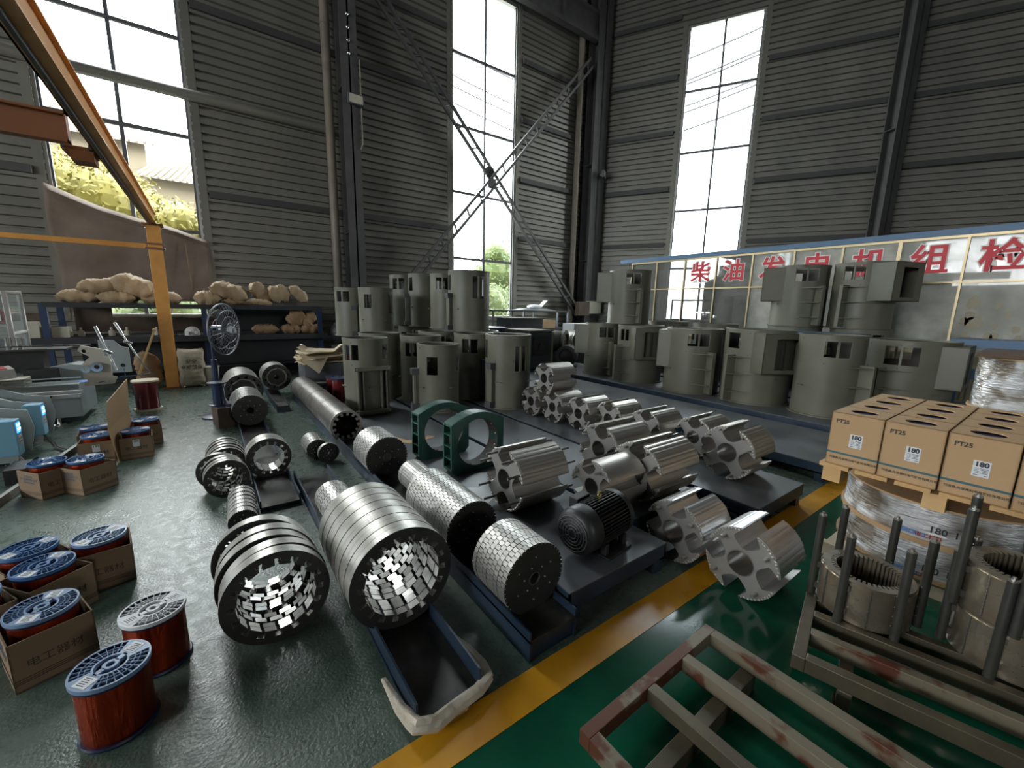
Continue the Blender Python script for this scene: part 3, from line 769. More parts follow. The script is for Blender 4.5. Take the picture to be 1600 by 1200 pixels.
for i, (y, rz, w) in enumerate(((3.42, 0, .075), (3.505, .02, .06), (3.575, -.03, .06), (3.645, .03, .06), (3.72, 0, .06), (3.80, -.02, .06), (3.875, .02, .05))):
    rotor_core(['front', 'second', 'third', 'fourth', 'fifth', 'sixth', 'rearmost'][i]+' small slotted rotor disc in the row between the large and medium rings', (.085+.003*i, y, 0), .098, w, 2, 38, rz=rz, hole=.018,
               group='small slotted rotor discs in a row on the floor', name='rotor_disc', mats=('lam', 'lam_face'), aligned=True)
# long stained stator
t = thing('long_stator', 'long stained tubular stator with a dark toothed mouth lying in the long tray', 'stator core', (1.225, 4.95, zt(.185)))
for i in range(8):
    q = MB(); q.X = T(0, .04+i*.345, .185) @ AX_Y; r = .183-.002*(i % 2)
    q.prism([circle(r, 64), circle(r*.86, 32)], .001, .343, 0, 1, 1); q.build('core_section', ['lam_stained', 'lam_face'], t)
for i in range(3):
    q = MB(); q.X = T(0, i*.013, .185) @ AX_Y; q.prism(toothed(.185-.001*i, .125, .16, 13, hw=.22, hn=.2, nout=64), .001, .012, 0, 1, 1); q.build('end_ring', ['lam_side', 'lam_side'], t)
q = MB(); q.X = T(0, 2.83, .185) @ AX_Y; q.prism([circle(.13, 32), circle(.09, 32)], 0, .2); q.build('rear_spigot', 'lam_stained', t)
# old wound stator rings at the back
def wound(label, loc, R, L, n):
    t = ring_stack('ring_stator', label, loc, R, R*.72, L, n, 12, face='lam_face', jit=.4)
    q = MB(); rr = random.Random(n)
    q.X = T(0, .01, R) @ AX_Y
    pts = [((R*.66+.012*rr.uniform(-1, 1))*math.cos(k*PI/16), (R*.66+.012*rr.uniform(-1, 1))*math.sin(k*PI/16), .01+.012*rr.random()) for k in range(33)]
    q.tube(pts, .016, 7); q.build('coil_end', 'lam_side', t, smooth=True)
    q = MB(); q.X = T(0, .03, R) @ AX_Y; q.prism([circle(R*.6, 32), circle(R*.17, 24)], 0, L*.8); q.build('inner_rotor', 'lam_face', t); return t
wound('large wound ring stator at the far end of the left tray behind the dark rotor', (.375, 7.6, .06), .262, .9, 10)
wound('wound ring stator with rough coil ends standing on the small back tray', (.93, 8.45, .13), .232, .5, 6)

# ================================================================== SALIENT POLE CORES
def pole_outline(R, al=34, hw=.225, groove=0, lip=.03):
    pts = []
    for k in range(4):
        ph = k*PI/2; loc_ = []
        xn = R*math.cos(math.radians(al))-R*(.05+lip)
        loc_.append((R*.60, -R*hw)); loc_.append((xn*.96, -R*hw)); loc_.append((xn+.004, -R*(hw+.05)))
        n_ = 22
        for i in range(n_+1):
            a = math.radians(-al+2*al*i/n_); r = R-(groove if i % 3 == 1 else 0); loc_.append((r*math.cos(a), r*math.sin(a)))
        loc_.append((xn+.004, R*(hw+.05))); loc_.append((xn*.96, R*hw)); loc_.append((R*.60, R*hw))
        cx, cy = R*.62*math.cos(PI/4)*1.12, R*.62*math.cos(PI/4)*1.12
        loc_.append((R*.47, R*(hw+.01))); loc_.append((R*.37, R*.26)); loc_.append((R*.31, R*.31)); loc_.append((R*.26, R*.37)); loc_.append((R*(hw+.01), R*.47))
        c, s = math.cos(ph), math.sin(ph); pts += [(x*c-y*s, x*s+y*c) for x, y in loc_]
    return pts
def pole_core(label, loc, R, L, ang=20, hole=.33, nb=1, bar=.06, groove=0, bars_l=.05, m='spider', group=None, rz=0, weld=True):
    """salient pole rotor core lying on its side, axis along +X, front end at loc"""
    t = thing('pole_core', label, 'rotor pole core', loc, rz, group); A = AX_X @ RZ(math.radians(ang)); up = T(0, 0, R)
    out = pole_outline(R, groove=groove)
    q = MB(); q.X = up @ A; q.prism([out, circle(R*hole, 36)], .006, L-.006, 0); q.build('lamination_body', [m], t)
    for z0 in (0, L-.006):
        q = MB(); q.X = up @ A; q.prism([[(x*.985, y*.985) for x, y in out], circle(R*(hole+.01), 36)], z0, z0+.006, 0); q.build('end_plate', ['spider_face'], t)
    q = MB(); q.X = up @ A; q.lathe([(R*hole+.001, -.001), (R*hole+.001, L), (R*hole-.003, L), (R*hole-.003, -.001)], 36, closed=True); q.build('bore', 'bare_steel', t, smooth=True)
    rr = random.Random(int(loc[0]*1000))
    for k in range(4):
        ph = k*PI/2
        for j in range(nb):
            off = 0 if nb == 1 else (-.28+.56*j/(nb-1))
            a = ph+off; rb = R*(.80 if nb == 1 else .86)
            q = MB(); q.X = up @ A; q.cyl((rb*math.cos(a), rb*math.sin(a), -bars_l), (rb*math.cos(a), rb*math.sin(a), L+bars_l), .0125 if nb == 1 else .0095, 10); q.build('through_bolt', 'bare_steel' if nb == 1 else 'bar_steel', t, smooth=True)
        if weld:
            for z in (-.001, L+.001):
                q = MB(); q.X = up @ A
                for i in range(11):
                    a = ph+math.radians(-29+5.8*i+rr.uniform(-1.2, 1.2)); r = R*.962+rr.uniform(-.004, .003); q.sphere((r*math.cos(a), r*math.sin(a), z), .008*rr.uniform(.6, 1.35), 6, 4, (1.2, .9, .7))
                q.build('weld_beads', 'weld', t, smooth=True)
    return t
pole_core('bright pole core on the green floor just past the yellow line, nearest the rack', (2.46, 1.0, 0), .217, .36, ang=53, m='spider_bright', hole=.36, groove=.0014)
pole_core('bright pole core on the floor between the motor and the nearest one', (2.45, 1.445, 0), .215, .37, ang=50, m='spider_bright', hole=.36, groove=.0014)
pole_core('pole core with a ribbed shoe and a mirror-bright bore standing on the bare platform', (3.70, 1.74, .20), .245, .40, ang=54, nb=2, groove=.003, bars_l=.03, hole=.36)
pole_core('large pole core with ribbed shoes lying behind the motor, over the two floor cores', (2.64, 1.92, .20), .238, .52, ang=46, nb=2, groove=.003, bars_l=.035)
pole_core('pole core with blotchy shoe behind and left of the large ribbed one', (2.80, 2.46, .20), .235, .50, ang=54, nb=2, bars_l=.035, groove=.001)
pole_core('pole core with very long bolts lying next to the green rings', (1.68, 2.37, .20), .240, .44, ang=48, nb=2, bars_l=.10, groove=.002)
pole_core('dark pole core half hidden behind the black motor', (2.20, 1.98, .20), .20, .40, ang=30, nb=1)
for i, (x, y, z, R, L, lb) in enumerate(((3.58, 4.43, .2, .205, .42, 'first small pole core of the row, at the far left end'), (3.60, 4.0, .2, .205, .42, 'second small pole core of the row, under the topmost one'),
        (3.65, 3.57, .2, .207, .42, 'third small pole core of the row'), (3.78, 3.20, .2, .207, .42, 'fourth small pole core of the row'),
        (3.80, 2.70, .2, .210, .44, 'fifth small pole core, behind the blotchy one'), (3.98, 2.23, .2, .210, .42, 'sixth small pole core, left behind the mirror-bored one'),
        (3.62, 4.215, .555, .205, .42, 'small pole core lying on top of the first two of the row'))):
    pole_core(lb, (x, y, z), R, L, ang=(45, 42, 48, 44, 50, 46, 40)[i], nb=2, bars_l=.04, groove=.0012, group='small pole cores in a row on the wide platform', hole=.33)
# ================================================================== GREEN RING FRAMES
def green_ring(label, loc, rz):
    """square-ish bearing frame with an arched top and a round opening, standing upright; opening axis along local Y"""
    t = thing('bearing_ring', label, 'bearing ring', loc, rz, None); w, h, d = .285, .56, .15; r = .225; cz = .275
    out = [(-w+.05, 0), (w-.05, 0), (w, .05), (w, .47)]
    for i in range(1, 12):
        a = i/12; x = w-2*w*a; out.append((x, .47+.085*math.sin(PI*a)))
    out += [(-w, .47), (-w, .05)]
    hole = [(r*math.cos(2*PI*i/48), cz+r*math.sin(2*PI*i/48)) for i in range(48)]
    X = Matrix(((1, 0, 0, 0), (0, 0, 1, 0), (0, 1, 0, 0), (0, 0, 0, 1)))
    for z0 in (0, d-.018):
        q = MB(); q.X = X; q.prism([out, hole], z0, z0+.018); q.build('face_plate', 'green_paint', t)
    q = MB(); q.X = X
    ri = [(x*.985, y) for x, y in out]
    n_ = len(out)
    for i in range(n_):
        x0, y0 = out[i]; x1, y1 = out[(i+1) % n_]
        if abs(x0) > w-.01 and abs(x1) > w-.01 and abs(x0-x1) < .01: continue
        q.add([(x0, y0, 0), (x1, y1, 0), (x1, y1, d), (x0, y0, d), (x0*.97, y0*.98+.004, 0), (x1*.97, y1*.98+.004, 0), (x1*.97, y1*.98+.004, d), (x0*.97, y0*.98+.004, d)], [(0, 1, 2, 3), (4, 7, 6, 5), (0, 3, 7, 4), (1, 5, 6, 2)])
    builds(q, 'rim_plate', 'green_paint', t)
    for s in (-1, 1):
        q = MB(); q.box(min(s*(w-.06), s*(w-.068)), max(s*(w-.06), s*(w-.068)), .018, d-.018, .05, .47)
        for z in (.055, .15, .26, .37, .455): q.box(min(s*w, s*(w-.06)), max(s*w, s*(w-.06)), .018, d-.018, z, z+.01)
        q.build('side_ribs', 'green_paint', t)
    q = MB(); q.X = X; q.prism([circle(r+.012, 48), circle(r-.006, 48)], .004, d-.004); q.v = [(x, y, z+cz) for x, y, z in q.v]; q.build('bore_ring', 'primer_inside', t, smooth=True)
    q = MB()
    for k in range(12):
        a = 2*PI*k/12+.2; q.sphere(((r-.012)*math.cos(a), .03, cz+(r-.012)*math.sin(a)), .006, 6, 4)
    builds(q, 'bolt', 'bare_steel', t)
    return t
green_ring('front dark green ring frame standing by the pole core with long bolts', (1.92, 3.12, .2), .04)
green_ring('rear dark green ring frame standing behind the other one', (1.83, 3.62, .2), .05)
q = MB(); pts = [(1.56, 4.9), (1.60, 4.55), (1.70, 4.30), (1.78, 4.24), (1.86, 4.27), (1.98, 4.32), (2.03, 4.27), (1.98, 4.22), (1.86, 4.19), (1.76, 4.14), (1.66, 4.2), (1.56, 4.45), (1.51, 4.9)]
q.prism([pts], .2005, .2035); tag(q.build('packing_strip', 'card'), 'curled brown cardboard strip on the platform beside the green rings', 'strip')
q = MB(); q.prism([[(1.50, 2.95), (1.72, 2.80), (1.86, 2.84), (1.80, 2.62), (1.62, 2.50), (1.49, 2.62)]], .2005, .2015)
tag(q.build('plastic_sheet', 'label'), 'crumpled clear plastic sheet on the platform before the green rings', 'sheet')

# ================================================================== MOTOR
def motor(label, loc, rz):
    t = thing('electric_motor', label, 'motor', loc, rz); R = .135; zc = .17
    X = T(0, 0, zc) @ AX_X
    q = MB(); q.X = X; q.cyl((0, 0, .12), (0, 0, .42), R-.015, 32)
    for k in range(44):
        a = 2*PI*k/44; c, s = math.cos(a), math.sin(a); hh = R+.012
        q.add([((R-.02)*c-.0022*s, (R-.02)*s+.0022*c, z) for z in (.13, .41)]+[(hh*c-.0018*s, hh*s+.0018*c, z) for z in (.13, .41)]+[((R-.02)*c+.0022*s, (R-.02)*s-.0022*c, z) for z in (.13, .41)]+[(hh*c+.0018*s, hh*s-.0018*c, z) for z in (.13, .41)],
              [(0, 1, 3, 2), (4, 6, 7, 5), (2, 3, 7, 6), (0, 2, 6, 4), (1, 5, 7, 3)])
    q.build('finned_body', 'motor_black', t)
    q = MB(); q.X = X; q.lathe([(.005, .0), (.105, .0), (.135, .02), (.145, .05), (.145, .125), (.138, .13)], 36); q.build('fan_cowl', 'motor_black', t, smooth=True)
    q = MB(); q.X = X
    for r in (.03, .05, .07, .09, .11):
        q.tube([(r*math.cos(2*PI*k/24), r*math.sin(2*PI*k/24), -.003) for k in range(25)], .0035, 5)
    for k in range(12): q.cyl((.02*math.cos(k*PI/6), .02*math.sin(k*PI/6), -.003), (.115*math.cos(k*PI/6), .115*math.sin(k*PI/6), -.001), .003, 5)
    q.build('fan_grille', 'rail_dark', t)
    q = MB(); q.X = X; q.lathe([(R+.012, .41), (R+.014, .45), (.10, .47), (.05, .49), (.05, .50), (.005, .50)], 32); q.build('end_shield', 'motor_black', t, smooth=True)
    q = MB(); q.X = X; q.cyl((0, 0, .48), (0, 0, .58), .02, 16); q.build('shaft', 'bare_steel', t, smooth=True)
    for s in (-1, 1):
        q = MB(); q.box(.15, .40, s*.13-.04, s*.13+.04, 0, .018); q.box(.16, .19, s*.12-.02, s*.12+.02, .018, .09); q.box(.35, .38, s*.12-.02, s*.12+.02, .018, .09); q.build('foot', 'motor_black', t, bevel=.003)
    q = MB(); q.tube([(.26+.018*math.cos(a*PI/6), 0, zc+R+.035+.018*math.sin(a*PI/6)) for a in range(13)], .005, 7); q.cyl((.26, 0, zc+R-.01), (.26, 0, zc+R+.018), .008, 8); q.build('eye_bolt', 'brass', t, smooth=True)
    q = MB(); q.box(.2, .34, R-.01, R+.06, zc+.01, zc+.11); q.build('terminal_box', 'motor_black', t, bevel=.006)
    return t
motor('black finned electric motor with a round fan cowl lying on the front platform', (1.66, 1.62, .20), .12)

# ================================================================== GREY GENERATOR HOUSINGS
def housing(label, x, y, z, R, h, face, wins=(), term=None, foot=None, lugs=True, group='grey-green cylindrical generator housings', wall=.014):
    """open steel tube; face = direction (deg, world) taken as 0; wins (angle, half width deg, z0, z1)"""
    t = thing('generator_housing', label, 'generator housing', (x, y, z), math.radians(face), group)
    angs = set(i*6.0 for i in range(60)); zs = {0., h*.33, h*.62, h}
    cells = []
    for a, hw, z0, z1 in wins:
        a0, a1 = (a-hw) % 360, (a+hw) % 360; angs |= {round(a0, 3), round(a1, 3)}; zs |= {round(h*z0, 4), round(h*z1, 4)}; cells.append((a0, a1, h*z0, h*z1))
    angs = sorted(angs); zs = sorted(zs); n_ = len(angs)
    q = MB()
    for rr in (R, R-wall):
        q.v += [(rr*math.cos(math.radians(a)), rr*math.sin(math.radians(a)), zz) for zz in zs for a in angs]
    off = n_*len(zs)
    def hole(a, zz):
        for a0, a1, z0, z1 in cells:
            ins = (a0 <= a < a1) if a0 < a1 else (a >= a0 or a < a1)
            if ins and z0-1e-3 < zz < z1: return True
        return False
    solid = {}
    for j in range(len(zs)-1):
        for i in range(n_):
            am = angs[i]+1e-3; solid[i, j] = not hole(am, (zs[j]+zs[j+1])/2)
    for (i, j), sol in solid.items():
        i2 = (i+1) % n_; a, b, c, d = j*n_+i, j*n_+i2, (j+1)*n_+i2, (j+1)*n_+i
        if sol:
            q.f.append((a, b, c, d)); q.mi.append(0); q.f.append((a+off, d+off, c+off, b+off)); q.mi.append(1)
            for (di, dj, e0, e1) in ((-1, 0, a, d), (1, 0, b, c), (0, -1, a, b), (0, 1, d, c)):
                k = ((i+di) % n_, j+dj)
                if k[1] < 0 or k[1] >= len(zs)-1 or not solid[k]:
                    q.f.append((e0, e1, e1+off, e0+off)); q.mi.append(0)
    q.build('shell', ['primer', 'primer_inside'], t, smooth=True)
    q = MB(); q.lathe([(R-wall-.01, 0), (R+.028, 0), (R+.028, .018), (R-wall-.01, .018)], 48, closed=True); q.build('base_flange', 'primer', t)
    q = MB(); q.lathe([(R-wall-.012, h-.02), (R+.006, h-.02), (R+.006, h+.004), (R-wall-.012, h+.004)], 48, closed=True); q.build('top_rim', 'primer', t)
    for a, hw, z0, z1 in wins:
        if hw > 15.5:
            for da in (0,):
                aa = math.radians(a+da); q = MB(); q.X = RZ(aa); q.box(R-.02, R+.002, -.014, .014, h*z0, h*z1); q.build('window_bar', 'primer', t)
    if term:
        a, W, prot, z0, z1 = term
        q = MB(); q.X = RZ(math.radians(a)); d0, d1 = R*.45, R+prot; zz0, zz1 = h*z0, h*z1; w = W/2; th = .012
        q.box(d0, d1, -w, -w+th, zz0, zz1, 0); q.box(d0, d1, w-th, w, zz0, zz1, 0); q.box(d0+.1, d1, -w, w, zz1-th, zz1, 0); q.box(R*.9, d1, -w, w, zz0, zz0+th, 0)
        o1, o2 = [(-w, zz0), (w, zz0), (w, zz1), (-w, zz1)], [(-w*.45, zz0+.10*(zz1-zz0)), (w*.55, zz0+.10*(zz1-zz0)), (w*.55, zz1-.14*(zz1-zz0)), (-w*.45, zz1-.14*(zz1-zz0))]
        q.X = RZ(math.radians(a)) @ Matrix(((0, 0, 1, 0), (1, 0, 0, 0), (0, 1, 0, 0), (0, 0, 0, 1)))
        q.prism([o1, o2], d1-th, d1, 0)
        tb = q.build('terminal_box', 'primer', t)
        q = MB(); q.X = RZ(math.radians(a)); q.box(R-.02, R+prot*.3, -.02, .02, zz0, zz1); q.build('box_rib', 'primer_inside', tb)
    if foot:
        a, kind = foot; aa = math.radians(a)
        if kind in ('ribs', 'ribs2'):
            fl_ = Matrix.Diagonal((1, -1 if kind == 'ribs2' else 1, 1, 1))
            for k in (.16, .40, .63):
                q = MB(); q.X = RZ(aa) @ fl_; zz = h*k
                pts = [((R-.004)*math.cos(b), (R-.004)*math.sin(b)) for b in [math.radians(-54+6*i) for i in range(10)]]
                pts = pts[:10]+[(R+.15, 0), (R+.15, -.05)]
                q.prism([pts], zz-.005, zz+.005); q.build('foot_rib', 'primer', t)
            q = MB(); q.X = RZ(aa) @ fl_; q.box(R-.01, R+.17, -.025, .03, h*.03, h*.66); q.build('foot_pad', 'primer', t)
        elif kind == 'bars':
            for zz in (h*.60, h*.03):
                q = MB(); q.X = RZ(aa); q.box(R+.05, R+.09, -R*.78, R*.78, zz, zz+.05); q.build('foot_bar', 'primer', t)
            q = MB(); q.X = RZ(aa)
            for s in (-.62, -.40, .40, .62): q.box(R*.55, R+.05, s*R-.008, s*R+.008, h*.03, h*.62)
            q.build('foot_rib', 'primer', t)
            q = MB(); q.X = RZ(aa)
            for s in (-.7, .7):
                for zz in (h*.60+.025, h*.03+.025): q.cyl((R+.088, s*R, zz), (R+.096, s*R, zz), .011, 10)
            builds(q, 'bolt', 'bare_steel', t)
        elif kind == 'strip':
            q = MB(); q.X = RZ(aa); q.box(R+.04, R+.07, -.05, .05, h*.08, h*.56); q.box(R-.01, R+.04, -.04, -.03, h*.08, h*.56); q.box(R-.01, R+.04, .03, .04, h*.08, h*.56); q.build('foot_pad', 'primer', t)
            for zz in (h*.02, h*.55):
                q = MB(); q.X = RZ(aa); q.box(R-.01, R+.10, -.055, .055, zz, zz+.085); q.build('foot_block', 'rail_dark', t)
    if lugs:
        q = MB()
        for a in (40, 130, 220, 310):
            q.X = RZ(math.radians(a)); q.box(R-.005, R+.03, -.05, .05, h*.365, h*.375)
        builds(q, 'lug', 'primer', t)
        q = MB()
        for a in (-60, -12, 60):
            for zz in (.95, .66): q.X = RZ(math.radians(a)); q.sphere((R+.001, 0, h*zz), .008, 6, 4)
        builds(q, 'bolt_hole', 'rail_dark', t)
    return t
# directions: the viewer is towards about 250 deg for the left group and 200 deg for the right group
WL = ((25, 22, .72, .93), (-28, 11, .60, .88), (115, 20, .72, .93), (205, 20, .60, .9))
def LH(label, x, y, z, R, h, face, foot=(-70, 'strip'), wins=WL): return housing(label, x, y, z, R, h, face, wins, None, foot)
LH('front left grey housing with bolted foot bars, beside the long stained stator', 1.77, 5.92, .2, .30, 1.035, 228, (38, 'bars'), ((-15, 22, .72, .92), (85, 13, .72, .92), (185, 20, .72, .92), (270, 18, .7, .9)))
LH('open-topped grey housing right behind the front left one', 2.26, 6.78, .2, .32, 1.04, 250, (110, 'strip'), ((10, 13, .55, .84), (120, 20, .7, .9), (230, 20, .7, .9)))
LH('short open-topped grey housing with one square window, behind the rear green ring', 2.68, 5.49, .2, .30, .955, 245, (-75, 'strip'), ((-18, 15, .56, .83), (68, 10, .6, .9), (200, 20, .6, .9)))
LH('narrow-looking grey housing to the left of the short one', 2.73, 6.20, .2, .32, 1.03, 215, (40, 'strip'), ((5, 22, .7, .9), (120, 20, .7, .9), (230, 20, .7, .9)))
LH('tall grey housing behind the front green ring, its window at the right', 3.69, 5.16, .2, .345, 1.09, 262, (-68, 'strip'), ((7, 16.5, .52, .86), (-102, 12, .68, .93), (190, 20, .6, .9)))
LH('grey housing between the short one and the tall one', 3.58, 5.95, .2, .35, 1.06, 222, (40, 'strip'), ((2, 22, .72, .93), (120, 20, .72, .9), (235, 20, .6, .9)))
LH('grey housing at ground level in the second row behind the narrow-looking one', 3.4, 6.95, .2, .36, 1.04, 240, None)
LH('grey housing at ground level in the second row below the big upper one', 4.22, 6.85, .2, .36, 1.04, 240, None)
LH('grey housing at ground level at the back, under the leftmost upper pair', 2.9, 8.0, .2, .36, .86, 230, None)
LH('grey housing at ground level at the back under the middle upper pair', 3.80, 8.85, .2, .40, 1.04, 230, None)
LH('largest upper grey housing, standing right in front of the middle window', 4.02, 6.92, 1.245, .385, 1.08, 255, (-72, 'strip'), ((13, 18, .55, .91), (-84, 11, .68, .93), (196, 26, .60, .91), (110, 12, .6, .9)))
LH('upper grey housing just left of the largest upper one', 3.97, 7.70, 1.245, .335, 1.06, 215, None, ((12, 24, .72, .93), (120, 20, .72, .9), (235, 20, .6, .9)))
LH('upper grey housing in the middle pair, the right one', 3.88, 8.58, 1.245, .345, 1.10, 240, (-72, 'strip'), ((-52, 12, .68, .93), (90, 20, .72, .9), (215, 20, .6, .9)))
LH('upper grey housing in the middle pair, the left one', 3.74, 9.30, 1.245, .35, 1.10, 215, (40, 'strip'), ((5, 24, .72, .93), (120, 20, .72, .9), (235, 20, .6, .9)))
LH('upper grey housing at the far left with a square window, in front of its neighbour', 2.66, 8.10, 1.065, .32, .93, 248, None, ((-24, 13, .60, .87), (58, 12, .5, .9), (215, 20, .6, .9)))
LH('leftmost upper grey housing, narrow and half hidden', 2.42, 8.80, 1.065, .34, .93, 215, (42, 'strip'), ((5, 24, .72, .93), (120, 20, .72, .9), (235, 20, .6, .9)))
# right group
WR = ((15, 24, .74, .93), (110, 20, .72, .92), (200, 22, .72, .92), (290, 20, .7, .9))
def RH(label, x, y, z, R, h, face, term, foot=('ribs',), wins=WR): return housing(label, x, y, z, R, h, face, wins, term, foot, wall=.016)
RH('grey housing at the far left of the right lower row, with a flat left plate', 7.22, 6.40, .26, .40, 1.13, 218, (-103, .62, .16, .40, .96), (24, 'ribs'))
RH('grey housing second in the right lower row, its box opening to the right', 7.18, 5.37, .26, .45, 1.13, 205, (38, .70, .06, .42, .97), (-38, 'ribs2'), ((-30, 16, .74, .93), (200, 22, .72, .92)))
RH('grey housing in the middle of the right lower row with a ladder of foot ribs', 7.16, 4.18, .26, .47, 1.13, 208, (-98, .66, .09, .38, .97), (34, 'ribs'), ((12, 22, .74, .93), (200, 22, .72, .92)))
RH('grey housing with the biggest terminal box, right of the middle one in the lower row', 7.30, 3.13, .26, .50, 1.17, 200, (42, .74, .09, .44, .97), (-36, 'ribs2'), ((-42, 14, .74, .95), (200, 22, .72, .92)))
RH('plain grey housing with two window openings standing just behind the cartons', 7.24, 2.12, .26, .40, 1.15, 200, None, (58, 'ribs'), ((8, 22, .74, .93), (200, 22, .72, .92)))
RH('wide grey housing behind the cartons with a box on its right shoulder', 8.05, 1.42, .26, .49, 1.10, 190, (82, .70, .10, .45, .96), (-28, 'ribs2'), ((-10, 22, .70, .93), (200, 22, .72, .92)))
RH('upper grey housing at the left end of the right group with a flat plate', 7.55, 6.02, 1.395, .44, 1.12, 218, (-105, .62, .2, .40, .97), (24, 'ribs'), ((10, 20, .74, .94), (200, 22, .72, .92)))
RH('upper grey housing with a plate on its left, in front of the fourth red character', 9.42, 3.42, 1.45, .45, 1.13, 200, (-88, .72, .18, .42, .97), (36, 'ribs'), ((12, 24, .74, .94), (200, 22, .72, .92)))
RH('upper grey housing with a large terminal box, in front of the fifth red character', 9.62, 2.48, 1.45, .46, 1.14, 200, (52, .70, .20, .42, .98), (-34, 'ribs2'), ((-26, 20, .74, .95), (200, 22, .72, .92)))
for i, (x, y) in enumerate(((8.9, 5.9), (8.9, 4.75), (9.42, 3.42), (9.62, 2.42))):
    RH(['grey housing behind the lower row at its far left', 'grey housing in the back row seen between the middle housings', 'grey housing carrying the upper one with the plate on its left', 'grey housing carrying the upper one with the large terminal box'][i], x, y, .26, .45, 1.18, 200, None, None)

# blue painted base frames between the right rows
def blueframe(label, x, y, z):
    t = thing('blue_base_frame', label, 'base frame', (x, y, z))
    for a, b in ((-.4, -.5), (.4, -.5), (-.4, .5), (.4, .5)):
        q = MB(); q.box(a-.04, a+.04, b-.04, b+.04, 0, 1.0); q.build('post', 'booth_blue', t)
    q = MB(); q.box(-.45, .45, -.55, .55, 1.0, 1.12); q.box(-.45, -.40, -.5, .5, .55, .7); q.build('top_frame', 'booth_blue', t)
blueframe('bright blue base frame standing behind the plain housing with two windows', 8.55, 2.75, .26)
blueframe('bright blue base frame standing behind the wide housing by the cartons', 9.3, .62, .26)

# ================================================================== DARK CABINETS AND CLUTTER BEHIND
def cabinet(label, x0, x1, y0, y1, z0, z1, m='cabinet_dark', open_=True):
    t = thing('control_cabinet', label, 'cabinet', ((x0+x1)/2, (y0+y1)/2, z0)); w, d, h = (x1-x0)/2, (y1-y0)/2, z1-z0
    q = MB(); q.box(-w, w, -d+.02, d, 0, h); q.build('body', m, t, bevel=.006)
    q = MB(); q.box(-w-.02, w+.02, -d-.02, d+.02, h, h+.03); q.build('lid', 'primer', t)
    if open_:
        for s in (-1, 1):
            q = MB(); q.box(s*w-.03, s*w+.03, -d-.01, -d+.02, .05, h-.02); q.build('frame_post', 'primer', t)
        q = MB(); q.box(-w*.7, w*.7, -d-.005, -d+.02, h*.35, h*.85); q.build('recess', 'black_rubber', t)
        q = MB(); q.cyl((0, -d-.03, h*.6), (0, -d, h*.6), .08, 14); q.box(-w*.6, w*.2, -d-.02, -d, h*.4, h*.44); q.build('fitting', 'lam_face', t)
    return t
cabinet('dark square machine cabinet with a light lid behind the tall left housing', 6.05, 6.75, 7.6, 8.5, .26, 1.14)
cabinet('low dark blue cabinet left of the square machine cabinet', 5.35, 6.0, 8.5, 9.3, 0, 1.17, 'shelf_blue', False)
cabinet('dark cabinet with pale lid under the wall bench', 7.2, 8.4, 9.9, 10.7, 0, 1.36, open_=False)
q = MB(); q.box(-.33, .33, -.25, .25, 0, .28); q.box(-.33, .33, -.26, -.25, .0, .28)
o = q.build('cardboard_box', 'card'); o.location = (9.65, 11.35, 1.0); tag(o, 'small brown cardboard box on a bench below the middle window', 'box')
t = thing('wall_bench', 'thin metal bench with papers on it, right of the middle window foot', 'bench', (9.0, 11.4, 0))
q = MB(); q.box(-1.7, 1.62, -.3, .3, 1.55, 1.6); q.box(-1.7, 1.6, -.3, .3, .94, 1.0); q.build('top', 'shelf_dark', t)
for x in (-1.65, 0, 1.58):
    q = MB(); q.box(x-.025, x+.025, -.3, -.25, 0, 1.55); q.box(x-.025, x+.025, .25, .3, 0, 1.55); q.build('leg', 'fan_grey', t)
q = MB(); q.X = T(9.3, 11.35, 1.6)
for i in range(5): q.box(-.95+.08*i, .7-.1*i, -.25, .2, .012*i, .012*i+.011)
tag(q.build('paper_stack', 'label'), 'flat stack of pale papers on the thin bench', 'papers')
q = MB(); q.X = T(9.2, 11.35, 1.67); q.sphere((0, 0, .05), .3, 10, 6, (1, .7, .28)); q.bar((.2, 0, .02), (.5, 0, .27), .22, .02)
tag(q.build('plastic_bag', 'label', smooth=True), 'crumpled pale bag with an upright flap on the paper stack', 'bag')
def alternator(label, loc, rz, r, l, m):
    t = thing('alternator', label, 'machine', loc, rz)
    q = MB(); q.X = T(0, 0, r+.05) @ AX_Y; q.lathe([(.01, 0), (r*.6, 0), (r*.9, .05), (r, .1), (r, l*.7), (r*.85, l*.85), (r*.4, l), (.01, l)], 28); q.build('body', m, t, smooth=True)
    q = MB(); q.X = T(0, 0, r+.05) @ AX_Y; q.prism([circle(r*1.08, 28), circle(r*.7, 28)], -.03, .03); q.build('flange', m, t)
    q = MB(); q.box(-r, r, .1, l*.6, 0, .06); q.build('foot', 'rail_dark', t)
alternator('grey alternator with a round flange behind the dark machine cabinet', (7.55, 8.0, .55), .5, .26, .8, 'primer')
alternator('second grey alternator to the right of the first, near the first right housing', (8.25, 8.1, .55), -.3, .25, .7, 'primer')
alternator('shiny black machine lying in front of the alternators', (7.0, 7.35, .26), -.9, .24, .7, 'motor_black')
q = MB(); q.box(-.5, .5, -.25, .25, 0, .4); o = q.build('crate', 'label'); o.location = (9.3, 9.2, .85); tag(o, 'pale grey crate behind the first housing of the right row', 'crate')
q = MB(); q.box(-.6, .6, -.3, .3, 0, .85); o = q.build('workbench', 'shelf_dark'); o.location = (9.3, 9.2, 0); tag(o, 'dark workbench under the pale grey crate', 'bench')
q = MB(); q.box(-.35, .35, -.1, .1, 0, .5); o = q.build('junction_box', 'cream'); o.location = (13.0, 12.15, 1.5); tag(o, 'cream electrical box on the corner column near the upper left housing', 'box')
